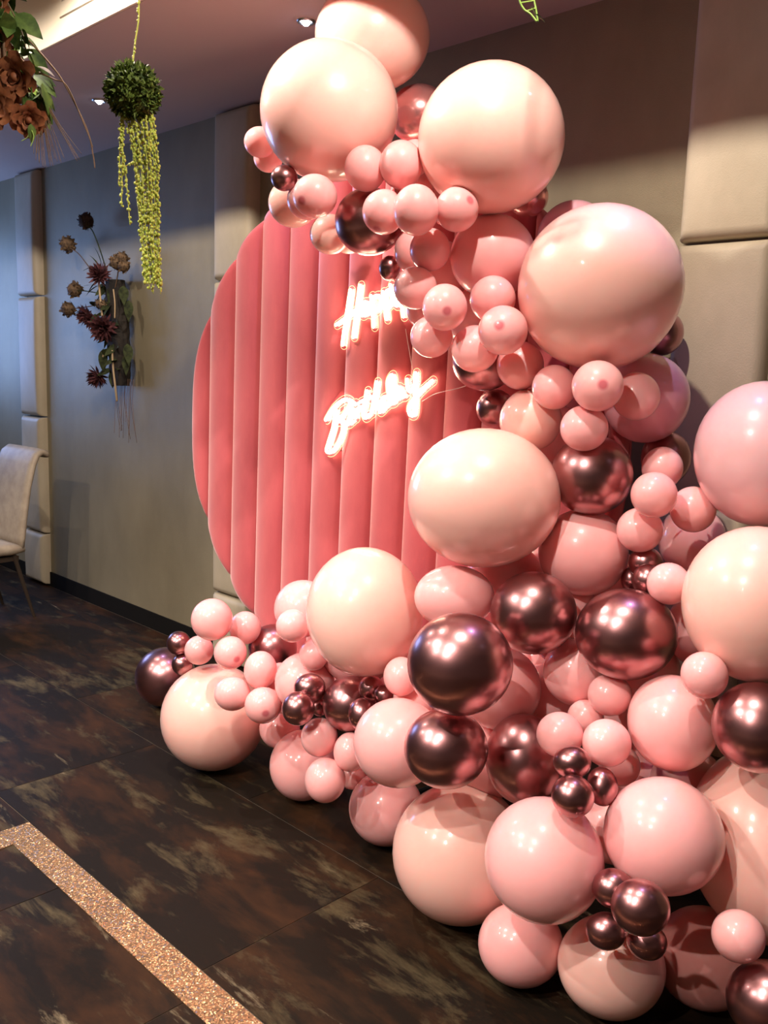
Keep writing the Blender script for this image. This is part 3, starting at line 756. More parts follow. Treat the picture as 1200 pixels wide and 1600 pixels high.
# ------------------------------------------------------------------ ceiling lamps
def downlight(x, y, z, warm, power, label, group=None, cone=64):
    r = .020 if not warm else .042
    t = empty('recessed_downlight', (x, y, z))
    tag(t, label, 'ceiling light', group)
    MB().lathe([(r, -.001), (r + .004, -.006), (r + .009, -.007), (r + .014, -.001), (r + .014, 0)], 32).build('trim_ring', METAL, t, smooth=True)
    MB().lathe([(.0001, -.016), (r * .35, -.015), (r * .62, -.011), (r * .85, -.004), (r, -.0008)] if not warm else [(.0001, -.001), (r * .5, -.0012), (r, -.0008)], 32).build('lens', LENS_WARM if warm else LENS, t)
    l = bpy.data.lights.new('lamp', 'SPOT')
    l.spot_size = math.radians(cone); l.spot_blend = .2 if warm else .8
    l.shadow_soft_size = .022 if warm else .012
    l.energy = power; l.color = WARM if warm else COOL
    lo = bpy.data.objects.new('lamp', l); link(lo, t); lo.location = (0, 0, -.035)
    return t
downlight(-2.644, 2.202, SOFFIT_Z, False, SOFFIT_POWER, 'cool white recessed spotlight in the low ceiling beside the topmost balloon')
downlight(-4.160, 2.204, SOFFIT_Z, False, SOFFIT_POWER, 'cool white recessed spotlight in the low ceiling behind the green topiary ball')
for x in (-1.12, .40):
    downlight(x, 2.203, SOFFIT_Z, False, SOFFIT_POWER, 'cool white recessed spotlight of the low ceiling row, above the picture', 'soffit spotlights above the picture')
for x in (-1.1, -2.8, -4.45):
    for y in (1.285, -.25, -1.6):
        downlight(x, y, TRAY_Z, True, TRAY_POWER * (1.0 if y > 1 else 1.6) * (.35 if x < -4 else 1.0), 'warm recessed ceiling spotlight of the raised tray, above the picture', 'tray spotlights above the picture', 170 if y > 1 else 126)

# ------------------------------------------------------------------ gold glitter tape on the floor
tape = empty('glitter_tape', (-2.82, 1.098, 0))
tag(tape, 'sparkling gold glitter tape bordering a dance area on the dark floor', 'tape')
MB().box(0, 2.9, 0, .098, .0006, .003).build('long_strip', GLITTER, tape)
MB().box(0, .105, -2.2, -.0005, .0006, .003).build('short_strip', GLITTER, tape)

# ------------------------------------------------------------------ round channel-tufted backdrop
DC = Vector((-2.3871, 2.3383, 1.3075)); DR = 1.0126
DYAW = math.radians(6); LEAN = math.radians(1.0)
disc = empty('round_backdrop', DC)
# local x along the disc (to the right), local y away from the viewer, local z up
EX = Vector((math.cos(DYAW), math.sin(DYAW), 0)); EY = Vector((-math.sin(DYAW), math.cos(DYAW), 0)); EZ = Vector((0, 0, 1))
ex = EX * math.cos(LEAN) - EZ * math.sin(LEAN); ez = EX * math.sin(LEAN) + EZ * math.cos(LEAN)
DROT = Matrix((ex, EY, ez)).transposed()
disc.rotation_euler = DROT.to_euler()
tag(disc, 'round pink velvet backdrop with vertical padded channels behind the balloon garland', 'backdrop')
GW = .1539; g0 = -.8998
edges = [g0 + GW * k for k in range(-1, 14)]
for a, b in zip(edges[:-1], edges[1:]):
    a0, b0 = max(a, -DR + .002), min(b, DR - .002)
    if b0 - a0 < .01: continue
    NX, NZ = 16, 30
    V, F = [], []
    for i in range(NX + 1):
        s = i / NX; x = a0 + .0012 + (b0 - a0 - .0024) * s
        zc = math.sqrt(max(0, DR * DR - x * x))
        prof = max(0, 1 - abs(2 * s - 1) ** 2) ** .5
        for jz in range(NZ + 1):
            tt = jz / NZ; u = math.sin((tt - .5) * math.pi)        # denser at the rim
            z = zc * u
            rim = max(0.0, DR - math.hypot(x, z))
            e = math.sqrt(max(0, 1 - (1 - min(rim / .028, 1)) ** 2))
            V.append((x, -.002 + .014 - (.014 + .042 * prof) * e, z))
    for i in range(NX):
        for jz in range(NZ):
            q = i * (NZ + 1) + jz
            F.append((q, q + NZ + 1, q + NZ + 2, q + 1))
    obj('channel', mesh('channel', V, F, VELVET, True), disc)
MB().lathe([(.0001, .030), (DR - .004, .030), (DR - .001, .024), (DR - .001, .012), (DR - .03, .010), (.0001, .010)], 96).build('backing_board', mat('pink_board', (.55, .12, .14), .8), disc, rot=(-math.pi / 2, 0, 0))
# stand behind: its two posts reach the floor
for sx in (-.35, .35):
    top = Vector((sx, .048, .55)); zf = -(DC.z - .0) / math.cos(LEAN)
    inv = DROT.transposed()
    foot_w = DC + DROT @ Vector((sx, .048, -1.2)); foot_w.z = 0.016
    foot = inv @ (foot_w - DC)
    MB().tube([top, foot], .016, 10).build('stand_post', FRAME, disc)
    fw = foot_w
    MB().tube([inv @ (Vector((fw.x - .02, fw.y - .12, .012)) - DC), inv @ (Vector((fw.x + .02, fw.y + .22, .012)) - DC)], .012, 8).build('stand_foot', FRAME, disc)

# ------------------------------------------------------------------ neon words on the backdrop
def neon_word(letters, label, wname):
    root = empty(wname, DC); root.rotation_euler = disc.rotation_euler
    tag(root, label, 'neon sign', 'neon words on the backdrop')
    allp = []
    for name, strokes in letters:
        mb = MB()
        for st in strokes:
            pts = spline([(x, -.060, z) for x, z in st], 6)
            mb.tube(pts, .0056, 8)
            allp += [(p.x, p.z) for p in pts]
            # rounded ends
            mb.ball(pts[0], .0056, 8, 5); mb.ball(pts[-1], .0056, 8, 5)
        mb.build('neon_letter', NEON_MAT, root, smooth=True)
    # contour-cut clear backing: grow the strokes by a distance field
    A = np.array(allp); h = .0035; mg = .02; D = .0165
    x0, z0 = A.min(0) - mg - D; x1, z1 = A.max(0) + mg + D
    nx, nz = int((x1 - x0) / h) + 2, int((z1 - z0) / h) + 2
    X, Z = np.meshgrid(x0 + h * np.arange(nx), z0 + h * np.arange(nz), indexing='ij')
    dist = np.full(X.shape, 9.0)
    for p in A: dist = np.minimum(dist, np.hypot(X - p[0], Z - p[1]))
    S = dist - D
    segs = []; V = []; F = []; vid = {}
    def pt(i, j):
        return (x0 + h * i, z0 + h * j)
    def cut(i0, j0, i1, j1):
        t = S[i0, j0] / (S[i0, j0] - S[i1, j1])
        key = (i0, j0, i1, j1) if (i0, j0) < (i1, j1) else (i1, j1, i0, j0)
        return key, (x0 + h * (i0 + (i1 - i0) * t), z0 + h * (j0 + (j1 - j0) * t))
    def vert(key, p):
        if key not in vid: vid[key] = len(V); V.append(p)
        return vid[key]
    for i in range(nx - 1):
        for j in range(nz - 1):
            c = [(i, j), (i + 1, j), (i + 1, j + 1), (i, j + 1)]
            ins = [S[q] < 0 for q in c]
            if not any(ins): continue
            poly = []; cr = []
            for q in range(4):
                a, b = c[q], c[(q + 1) % 4]
                if ins[q]: poly.append(vert(a, pt(*a)))
                if ins[q] != ins[(q + 1) % 4]:
                    kk, p = cut(*a, *b); v = vert(kk, p); poly.append(v); cr.append(v)
            if len(poly) > 2: F.append(tuple(poly))
            if len(cr) == 2: segs.append(tuple(cr))
    n = len(V)
    VV = [(x, -.053, z) for x, z in V] + [(x, -.050, z) for x, z in V]
    FF = F + [tuple(i + n for i in reversed(f)) for f in F] + [(a, b, b + n, a + n) for a, b in segs]
    obj('acrylic_backing', mesh('acrylic_backing', VV, FF, ACRYLIC), root)
    # edge-lit rim of the acrylic
    nb = {}
    for a, b in segs: nb.setdefault(a, []).append(b); nb.setdefault(b, []).append(a)
    seen = set(); rim = MB()
    for s in list(nb):
        if s in seen: continue
        loop = [s]; seen.add(s); cur = s
        while True:
            nx_ = [q for q in nb[cur] if q not in seen]
            if not nx_: break
            cur = nx_[0]; seen.add(cur); loop.append(cur)
        if len(loop) > 6:
            P = [(V[q][0], -.0515, V[q][1]) for q in loop[::2]]
            P += [(V[s][0], -.0515, V[s][1])] if s in nb[cur] else [(V[cur][0], -.0515, V[cur][1])]
            rim.tube(P, .0011, 5)
    rim.build('acrylic_edge', NEON_EDGE, root)
    # stand-off pins to the padded board
    for q in (len(A) // 6, len(A) // 2, len(A) * 5 // 6):
        MB().tube([(A[q][0], -.0495, A[q][1]), (A[q][0], .0, A[q][1])], .003, 8).build('standoff_pin', METAL, root)
    return root
neon_word(HAPPY, 'glowing warm neon word Happy, its end hidden by small pink balloons', 'neon_sign')
neon_word(BIRTHDAY, 'glowing warm neon word Birthday slanting up across the pink channels', 'neon_sign')
for st, lab in zip(WIRES, ('thin transparent wire hanging between the two neon words', 'thin pale cord running from the neon word Birthday to the balloons')):
    r = empty('power_cord', DC); r.rotation_euler = disc.rotation_euler
    r.name = 'power_cord'
    bpy.data.objects.remove(r)
    mb = MB().tube([DC + DROT @ Vector((p.x, p.y, p.z)) for p in spline([(x, -.050, z) for x, z in st], 8)], .0013, 6)
    o = mb.build('power_cord', WIRE); tag(o, lab, 'cord', 'neon power cords')

# ------------------------------------------------------------------ balloons
NPH, NTH = 25, 40
phi = np.linspace(0, np.pi, NPH); th = np.linspace(0, 2 * np.pi, NTH, endpoint=False)
s_ = np.clip((phi - np.radians(100)) / np.radians(80), 0, 1); s_ = s_ * s_ * (3 - 2 * s_)
zz = np.cos(phi) * (1 + .10 * s_); rr = np.sin(phi) * (1 - .10 * s_)
UV = [(0, 0, zz[0])]
for i in range(1, NPH - 1):
    for a in th: UV.append((rr[i] * math.cos(a), rr[i] * math.sin(a), zz[i]))
UV.append((0, 0, zz[-1]))
UV = np.array(UV)
UF = [(0, 1 + k, 1 + (k + 1) % NTH) for k in range(NTH)]
for i in range(NPH - 3):
    for k in range(NTH):
        a = 1 + i * NTH + k; b = 1 + i * NTH + (k + 1) % NTH
        UF.append((a, a + NTH, b + NTH, b))
L_ = len(UV) - 1
UF += [(L_, L_ - NTH + (k + 1) % NTH, L_ - NTH + k) for k in range(NTH)]
crown = np.clip((UV[:, 2] - math.cos(.20)) / (1 - math.cos(.20)) * 2.2, 0, 1)
# knot: a short twisted neck with a rolled lip, in absolute size at the unit's tail
KP = MB().lathe([(.0032, .004), (.0045, -.001), (.0075, -.005), (.0075, -.009), (.0040, -.012), (.0046, -.016), (.0085, -.023), (.0090, -.026), (.0070, -.025), (.0001, -.016)], 12)
GROUPS = {'s': 'small pink balloons', 'm': 'medium pink balloons', 'l': 'large peach balloons', 'c': 'rose gold chrome balloons'}
knot_mesh = {}
for kind, loc, A, label in BALLOONS:
    A = np.array(A).reshape(3, 3)
    V = UV @ A.T
    chrome = kind in ('chrome', 'mauve')
    R = abs(np.linalg.det(A)) ** (1 / 3)
    name = 'chrome_balloon' if chrome else 'balloon'
    me = mesh(name, V, UF, LATEX[kind], True)
    at = me.attributes.new('crown', 'FLOAT', 'POINT')
    at.data.foreach_set('value', crown if kind.endswith('_spot') else np.zeros(len(V)))
    o = obj(name, me, None, loc)
    tag(o, label, 'balloon', GROUPS['c'] if chrome else GROUPS['s'] if R < .078 else GROUPS['m'] if R < .16 else GROUPS['l'])
    axis = Vector(A @ np.array([0, 0, 1.0])).normalized()
    tail = Vector(A @ np.array([0, 0, -1.1]))
    if kind not in knot_mesh: knot_mesh[kind] = mesh('knot', KP.V, KP.F, LATEX[kind], True)
    kk = obj('knot', knot_mesh[kind], o, tail)
    kk.rotation_euler = axis.to_track_quat('Z', 'Y').to_euler()
    s = min(1.3, max(.7, R / .1)); kk.scale = (s, s, s)

# ------------------------------------------------------------------ chair by the wall
chair = empty('dining_chair', (-5.42, 2.03, 0), (0, 0, math.radians(4)))
tag(chair, 'cream upholstered dining chair with high curved back, cut by the left picture edge', 'chair')
w = .22
def slab(path, half, thick, name, material, parent):
    """upholstered slab following a side profile (y,z), rounded edges"""
    n = len(path); V, F = [], []
    P = [Vector((0, y, z)) for y, z in path]
    sec = []
    for q in range(16):
        a = 2 * math.pi * q / 16
        cx = math.copysign(abs(math.cos(a)) ** .25, math.cos(a)) * half
        cn = math.copysign(abs(math.sin(a)) ** .6, math.sin(a)) * thick / 2
        sec.append((cx, cn))
    for i, p in enumerate(P):
        t = (P[min(i + 1, n - 1)] - P[max(i - 1, 0)]).normalized()
        nn = Vector((0, -t.z, t.y))
        e = .62 if i in (0, n - 1) else 1
        for cx, cn in sec:
            V.append((cx * (1 if e == 1 else .97), p.y + nn.y * cn * e, p.z + nn.z * cn * e))
    for i in range(n - 1):
        for q in range(16):
            q2 = (q + 1) % 16
            F.append((i * 16 + q, i * 16 + q2, (i + 1) * 16 + q2, (i + 1) * 16 + q))
    F.append(tuple(range(15, -1, -1))); F.append(tuple((n - 1) * 16 + q for q in range(16)))
    return obj(name, mesh(name, V, F, material, True), parent)
slab([(-.24, .425), (-.22, .430), (-.05, .433), (.12, .430), (.20, .427)], w, .075, 'seat', CHAIR, chair)
slab([(.185, .43), (.19, .50), (.205, .62), (.235, .80), (.27, .93), (.295, .985), (.325, 1.005), (.355, .995), (.365, .975)], w, .045, 'backrest', CHAIR, chair)
MB().box(-w + .03, w - .03, -.20, .17, .36, .388).build('seat_frame', CHAIRLEG, chair)
for sx in (-1, 1):
    MB().tube([(sx * (w - .035), .14, .40), (sx * (w - .02), .25, .0)], [.014, .009], 10).build('leg', CHAIRLEG, chair)
    MB().tube([(sx * (w - .035), -.18, .40), (sx * (w - .03), -.22, .0)], [.014, .009], 10).build('leg', CHAIRLEG, chair)

# ------------------------------------------------------------------ plants
def leaf_mesh(L, W, bend=.25):
    V, F = [], []
    n = 6
    for i in range(n + 1):
        t = i / n
        hw = W / 2 * math.sin(math.pi * min(1, t ** .8)) * (1 - .15 * t)
        y = L * t; z = -bend * L * t * t
        V += [(-hw, y, z + .12 * hw), (0, y, z), (hw, y, z + .12 * hw)]
    for i in range(n):
        a = i * 3
        F += [(a, a + 1, a + 4, a + 3), (a + 1, a + 2, a + 5, a + 4)]
    return V, F
def add_leaf(mb, pos, dirn, L, W, roll=0, bend=.25):
    V, F = leaf_mesh(L, W, bend)
    R = Vector(dirn).normalized().to_track_quat('Y', 'Z').to_matrix() @ Matrix.Rotation(roll, 3, 'Y')
    mb.add([Vector(pos) + R @ Vector(v) for v in V], F)
def rnd_dir(rng):
    z = rng.uniform(-1, 1); a = rng.uniform(0, 2 * math.pi); r = math.sqrt(1 - z * z)
    return Vector((r * math.cos(a), r * math.sin(a), z))

# hanging topiary ball with trailing string-of-pearls
rng = random.Random(4)
bc = Vector((-2.385, 1.366, 2.299))
top = empty('hanging_topiary', bc)
tag(top, 'dark green leafy topiary ball on a vine, with long yellow green trailing strands', 'hanging plant')
MB().ball((0, 0, 0), .064, 20, 12).build('ball_core', MOSS, top, smooth=True)
lb = MB()
for i in range(1500):
    d = rnd_dir(rng)
    t = (d + rnd_dir(rng) * .75).normalized()
    add_leaf(lb, d * rng.uniform(.058, .070), t, rng.uniform(.012, .020), rng.uniform(.007, .011), rng.uniform(0, 6), .3)
tag(lb.build('boxwood_leaves', MOSS, top), kind='stuff')
def strand(name, pts, r, bead, step, seed, spreadr=.004):
    rg = random.Random(seed)
    P = spline(pts, 10)
    mb = MB().tube(P, r, 5)
    acc = 0
    for a, b in zip(P[:-1], P[1:]):
        seg = (b - a).length; acc += seg
        while acc > step:
            acc -= step
            d = rnd_dir(rg); q = a.lerp(b, rg.random()) + d * spreadr
            mb.ball(q, bead * rg.uniform(.7, 1.25), 6, 4, (1, 1, 1.25))
    return mb.build(name, PEARL, top, smooth=True)
strand('vine', [(.0, .0, .07), (-.008, .012, .13), (-.002, .020, .19), (-.016, .030, .25), (-.022, .034, .40), (-.018, .034, .749)], .0022, .0034, .012, 1)
# picture axes near the ball: sideways S, straight down
S = Vector((.708, .705, 0))
for kx, (dx0, dx1, zend, sd) in enumerate(((-.026, -.036, -.31, 2), (-.030, -.012, -.36, 3), (-.034, -.044, -.25, 4))):
    base_p = S * dx0 + Vector((0, 0, -.055))
    strand('trailing_strand', [base_p, S * (dx0 - .004) + Vector((0, 0, -.14)), S * ((dx0 + dx1) / 2 - .002) + Vector((0, 0, -.22)), S * dx1 + Vector((0, 0, zend))], .0016, .0036, .0075, sd)
strand('trailing_strand', [S * .050 + Vector((0, 0, -.10)), S * .038 + Vector((0, 0, -.160)), S * .0 + Vector((0, 0, -.185)), S * -.030 + Vector((0, 0, -.205))], .0014, .0032, .008, 9)
for i in range(13):
    u = i / 12
    x0 = -.022 + .075 * u; x1 = .030 + .042 * u
    y = rng.uniform(-.008, .008)
    n = Vector((-.705, .708, 0)) * y
    zend = -.505 - rng.uniform(0, .045)
    strand('trailing_strand', [S * x0 + n + Vector((0, 0, -.055)), S * (x0 * .7 + x1 * .3 + .006) + n * 1.4 + Vector((0, 0, -.17)), S * (x0 * .3 + x1 * .7) + n + Vector((0, 0, -.33)), S * x1 + n + Vector((0, 0, zend))], .0014, .0038, .0072, 20 + i, .005)

# hanging flower arrangement in the upper left corner
arr = empty('hanging_flower_arrangement', (-2.63, 1.10, 2.30))
tag(arr, 'hanging bunch of copper roses, dark leaves and dry twigs in the top left corner', 'flowers')
AO = Vector((-2.63, 1.10, 2.30))
def rose(c, axis, R, seed):
    rg = random.Random(seed)
    root = MB().ball((0, 0, 0), R * .30, 10, 6, (1, 1, 1.2)).build('rose', ROSE, arr, smooth=True, loc=Vector(c) - AO)
    root.rotation_euler = Vector(axis).to_track_quat('Z', 'Y').to_euler()
    for ring, (cnt, rad, tilt, sz) in enumerate(((3, .12, .15, .62), (5, .24, .45, .78), (6, .36, .85, .9), (6, .42, 1.2, .95))):
        for k in range(cnt):
            a = 2 * math.pi * (k + .5 * (ring % 2)) / cnt + rg.uniform(-.15, .15)
            V, F = [], []
            n = 5
            for i in range(n + 1):
                t = i / n
                for j in range(5):
                    v = (j / 4 - .5)
                    wid = R * sz * (.35 + .75 * math.sin(math.pi * (.15 + .7 * t)))
                    curl = .28 * R * t ** 3
                    x = R * rad * .6 + math.sin(tilt) * R * sz * t + curl - abs(v) ** 2 * R * .55 * math.cos(tilt)
                    z = math.cos(tilt) * R * sz * t - R * .25 - curl * .5 + abs(v) ** 2 * R * .3 * math.sin(tilt)
                    V.append((x, v * wid, z + rg.uniform(-.02, .02) * R))
            for i in range(n):
                for j in range(4):
                    q = i * 5 + j; F.append((q, q + 1, q + 6, q + 5))
            obj('petal', mesh('petal', V, F, ROSE, True), root, rot=(0, 0, a))
    return root
view = Vector((.69, -.70, .12))
rose((-2.615, 1.135, 2.325), view + Vector((-.25, -.1, -.3)), 0.048, 1)
rose((-2.655, 1.088, 2.250), view + Vector((.1, .3, -.5)), 0.048, 2)
rose((-2.575, 1.150, 2.210), view + Vector((.5, .4, -.9)), 0.037, 3)
rose((-2.680, 1.105, 2.425), view + Vector((-.2, 0, -.2)), 0.045, 4)
rose((-2.670, 1.110, 2.520), view, .030, 5)
rose((-2.730, 1.020, 2.360), view, .034, 6)
def arr_leaf(p, d, L, W, m, roll=0):
    V, F = leaf_mesh(L, W)
    R = Vector(d).normalized().to_track_quat('Y', 'Z').to_matrix() @ Matrix.Rotation(roll, 3, 'Y')
    obj('leaf', mesh('leaf', [R @ Vector(v) for v in V], F, m, True), arr, Vector(p) - AO)
LV = [((-2.665, 1.13, 2.53), (.2, .2, -.6), .085, .055, LEAF, .6), ((-2.64, 1.15, 2.50), (.4, .4, -.4), .09, .06, LEAF, 1.2),
      ((-2.67, 1.10, 2.48), (-.1, .1, -1), .09, .06, LEAF, .2), ((-2.62, 1.16, 2.46), (.3, .3, -.8), .08, .045, LEAF, -.4),
      ((-2.60, 1.18, 2.34), (.55, .5, -.5), .08, .05, LEAF, .8), ((-2.57, 1.19, 2.315), (.3, .25, -.9), .085, .055, LEAF, .1),
      ((-2.585, 1.18, 2.275), (.3, .4, -.8), .075, .05, LEAF, 1.5), ((-2.60, 1.15, 2.27), (.3, .1, -.9), .07, .04, LEAF, -.5),
      ((-2.65, 1.12, 2.29), (.2, .2, -.3), .045, .032, LEAF_LIGHT, .8), ((-2.595, 1.165, 2.305), (.6, .3, -.5), .045, .028, LEAF_LIGHT, .3),
      ((-2.57, 1.155, 2.20), (.1, .1, -1), .05, .03, LEAF, .6), ((-2.64, 1.135, 2.40), (.5, .5, .1), .055, .03, LEAF_LIGHT, .9),
      ((-2.68, 1.09, 2.56), (.3, .3, .2), .09, .06, LEAF, .2), ((-2.70, 1.09, 2.38), (.1, .1, -.8), .08, .05, LEAF, 0),
      ((-2.63, 1.15, 2.44), (.6, .6, -.3), .06, .03, LEAF, .9), ((-2.61, 1.14, 2.355), (.4, .2, -.3), .05, .03, LEAF, .2),
      ((-2.69, 1.10, 2.30), (.0, .1, -.9), .08, .05, LEAF, .4), ((-2.585, 1.185, 2.36), (.5, .6, -.2), .05, .035, DARKPOD, .4)]
rg = random.Random(17)
for i in range(26):
    u = rg.random()
    p = Vector((-2.66, 1.13, 2.54)).lerp(Vector((-2.58, 1.19, 2.24)), u) + Vector((.708, .705, 0)) * rg.uniform(-.05, .02) + Vector((-.70, .70, 0)) * rg.uniform(.0, .05)
    LV.append((p, (rg.uniform(-.3, .5), rg.uniform(-.3, .5), rg.uniform(-1, .1)), rg.uniform(.06, .09), rg.uniform(.035, .06), LEAF, rg.uniform(-1.5, 1.5)))
for i in range(34):
    p = Vector((rg.uniform(-2.71, -2.62), rg.uniform(1.06, 1.15), rg.uniform(2.42, 2.60)))
    LV.append((p, (rg.uniform(-.4, .5), rg.uniform(-.4, .4), rg.uniform(-1, .3)), rg.uniform(.06, .09), rg.uniform(.04, .06), LEAF, rg.uniform(-1.5, 1.5)))
for a in LV: arr_leaf(*a)
def twig(pts, r0, r1, m, name='twig'):
    P = spline([Vector(p) - AO for p in pts], 8)
    MB().tube(P, [r0 + (r1 - r0) * i / (len(P) - 1) for i in range(len(P))], 6).build(name, m, arr, smooth=True)
twig([(-2.61, 1.173, 2.43), (-2.565, 1.205, 2.375), (-2.525, 1.232, 2.316), (-2.464, 1.266, 2.194), (-2.440, 1.272, 2.12), (-2.433, 1.273, 2.085)], .0028, .0016, TWIG)
twig([(-2.585, 1.19, 2.345), (-2.545, 1.215, 2.325), (-2.515, 1.238, 2.305), (-2.46, 1.262, 2.19), (-2.436, 1.27, 2.14)], .0025, .0012, TWIG)
twig([(-2.66, 1.12, 2.56), (-2.63, 1.16, 2.46), (-2.60, 1.16, 2.40)], .002, .0016, TWIG)
twig([(-2.64, 1.13, 2.40), (-2.62, 1.155, 2.38), (-2.60, 1.165, 2.345), (-2.585, 1.16, 2.31)], .0022, .0012, DRYGRASS)
twig([(-2.67, 1.10, 2.345), (-2.63, 1.125, 2.335), (-2.60, 1.15, 2.31), (-2.59, 1.16, 2.28)], .0018, .001, DRYGRASS)
rg = random.Random(8)
for i in range(24):
    x = rg.uniform(-.03, .04)
    p0 = Vector((-2.585, 1.185, 2.27)) + S * x * .5
    p1 = p0 + S * (x * .6 + .02) + Vector((0, 0, -.07))
    p2 = p1 + S * (x * .9 + .02) + Vector((0, 0, -.06 - rg.uniform(0, .05)))
    twig([p0, p1, p2], .0013, .0006, TWIG, 'grass_blade')
twig([(-2.575, 1.155, 2.19), (-2.58, 1.15, 2.165), (-2.60, 1.14, 2.155)], .002, .001, LEAF_LIGHT, 'calyx')
twig([(-2.575, 1.155, 2.19), (-2.565, 1.16, 2.165), (-2.575, 1.155, 2.14)], .002, .001, LEAF_LIGHT, 'calyx')
twig([(-2.64, 1.12, 2.30), (-2.66, 1.12, 2.55), (-2.67, 1.11, 3.045)], .006, .005, TWIG, 'main_stem')
twig([(-2.66, 1.11, 2.31), (-2.66, 1.11, 2.45), (-2.67, 1.11, 2.60)], .005, .005, TWIG, 'main_stem')

# vine end hanging into the top of the picture
vine = empty('hanging_vine', (-1.28, 1.665, 2.42))
VO = Vector((-1.28, 1.665, 2.42))
tag(vine, 'tip of a pale green hanging vine at the top edge before the dark wall', 'hanging plant')
vp = [(-1.300, 1.660, 3.045), (-1.298, 1.662, 2.60), (-1.296, 1.665, 2.42), (-1.291, 1.672, 2.365), (-1.282, 1.680, 2.340), (-1.268, 1.688, 2.328), (-1.256, 1.695, 2.312)]
MB().tube([p - VO for p in spline(vp, 8)], .0022, 6).build('stem', LEAF_LIGHT, vine, smooth=True)
MB().tube([p - VO for p in spline([(-1.272, 1.69, 2.42), (-1.266, 1.69, 2.37), (-1.258, 1.694, 2.335), (-1.254, 1.697, 2.312)], 8)], .002, 6).build('stem', LEAF_LIGHT, vine, smooth=True)
for a, b in (((-1.287, 1.676, 2.352), (-1.262, 1.692, 2.355)), ((-1.276, 1.684, 2.335), (-1.257, 1.694, 2.340))):
    MB().tube([Vector(a) - VO, Vector(b) - VO], .0015, 6).build('tendril', LEAF_LIGHT, vine)
for p, d, m_ in (((-1.284, 1.678, 2.40), (.5, .5, -.8), LEAF_LIGHT), ((-1.270, 1.688, 2.345), (.4, .4, -.6), LEAF), ((-1.262, 1.692, 2.328), (.6, .6, -.3), LEAF), ((-1.29, 1.674, 2.38), (.3, .2, -.8), LEAF)):
    V, F = leaf_mesh(.030, .014)
    R = Vector(d).normalized().to_track_quat('Y', 'Z').to_matrix()
    obj('leaf', mesh('leaf', [R @ Vector(v) for v in V], F, m_, True), vine, Vector(p) - VO)

# dried flower spray on the wall
WO = Vector((-4.80, 2.713, 1.72))
sp = empty('wall_flower_spray', WO)
tag(sp, 'dark wall hung spray of burgundy dried flowers and seed pods tied with twine', 'dried flowers')
def wp(x, z, y=2.60): return Vector((x, y, z)) - WO
# bark holder: a rough half log
V, F = [], []
rg = random.Random(3)
NZ_, NA = 18, 14
for i in range(NZ_ + 1):
    t = i / NZ_; z = 1.42 + (2.02 - 1.42) * t
    wid = .075 * (1 - .35 * abs(2 * t - 1.1) ** 3)
    for k in range(NA):
        a = 2 * math.pi * k / NA
        r = 1 + rg.uniform(-.12, .16)
        V.append(Vector((-4.855 + .05 * (1 - t) + 1.25 * wid * math.cos(a) * r, 2.655 + .05 * math.sin(a) * min(r, 1.05), z)) - WO)
for i in range(NZ_):
    for k in range(NA):
        k2 = (k + 1) % NA
        F.append((i * NA + k, i * NA + k2, (i + 1) * NA + k2, (i + 1) * NA + k))
F.append(tuple(range(NA - 1, -1, -1))); F.append(tuple(NZ_ * NA + k for k in range(NA)))
obj('bark_holder', mesh('bark_holder', V, F, BARK), sp)
def mum(c, R, axis, seed, m=BURG):
    rg = random.Random(seed); mb = MB()
    for i in range(70):
        t = i / 70; tilt = .1 + 1.75 * t ** .8; a = i * 2.399963
        d = Vector((math.sin(tilt) * math.cos(a), math.sin(tilt) * math.sin(a), math.cos(tilt)))
        add_leaf(mb, d * R * .15, d, R * rg.uniform(.75, 1.05), R * .28, rg.uniform(-.5, .5), -.15)
    mb.ball((0, 0, 0), R * .3, 8, 5)
    o = mb.build('flower', m, sp, loc=c)
    o.rotation_euler = Vector(axis).to_track_quat('Z', 'Y').to_euler()
vd = Vector((.75, -.66, 0))
mum(wp(-4.885, 2.040, 2.575), 0.072, vd + Vector((-.3, 0, .3)), 1)
mum(wp(-4.835, 1.745, 2.565), 0.084, vd + Vector((-.1, 0, -.2)), 2)
mum(wp(-5.095, 1.825, 2.60), 0.066, vd + Vector((-.6, 0, -.3)), 3)
mum(wp(-4.965, 1.470, 2.60), 0.074, vd + Vector((-.7, 0, -.4)), 4)
mum(wp(-5.06, 1.795, 2.61), 0.054, vd + Vector((-.2, 0, -.6)), 5)
def pod(c, R, m, seed, name='seed_pod'):
    rg = random.Random(seed); mb = MB()
    mb.ball((0, 0, 0), R * .82, 12, 8)
    for i in range(44):
        d = rnd_dir(rg)
        add_leaf(mb, d * R * .72, (d + rnd_dir(rg) * .9).normalized(), R * .42, R * .34, rg.uniform(0, 6), .3)
    return mb.build(name, m, sp, loc=c)
pod(wp(-5.075, 2.360, 2.595), 0.053, DARKPOD, 1)
pod(wp(-5.325, 2.247, 2.60), 0.053, POD, 2)
pod(wp(-5.245, 1.976, 2.60), 0.053, POD, 3)
pod(wp(-5.335, 1.865, 2.60), 0.051, POD, 4)
pod(wp(-4.735, 2.105, 2.60), 0.046, POD, 5); pod(wp(-4.675, 2.085, 2.61), 0.041, POD, 6); pod(wp(-4.705, 2.13, 2.62), 0.039, POD, 7)
pod(wp(-4.905, 1.880, 2.585), 0.034, POD, 8); pod(wp(-4.865, 1.872, 2.58), 0.032, POD, 9)
def stem(pts, r, m, name='stem'):
    MB().tube(spline([Vector(p) for p in pts], 7), r, 6).build(name, m, sp, smooth=True)
core = wp(-4.83, 1.93, 2.63)
stem([core, wp(-4.90, 2.15), wp(-5.0, 2.29), wp(-5.06, 2.335, 2.595)], .0035, DARKLEAF)
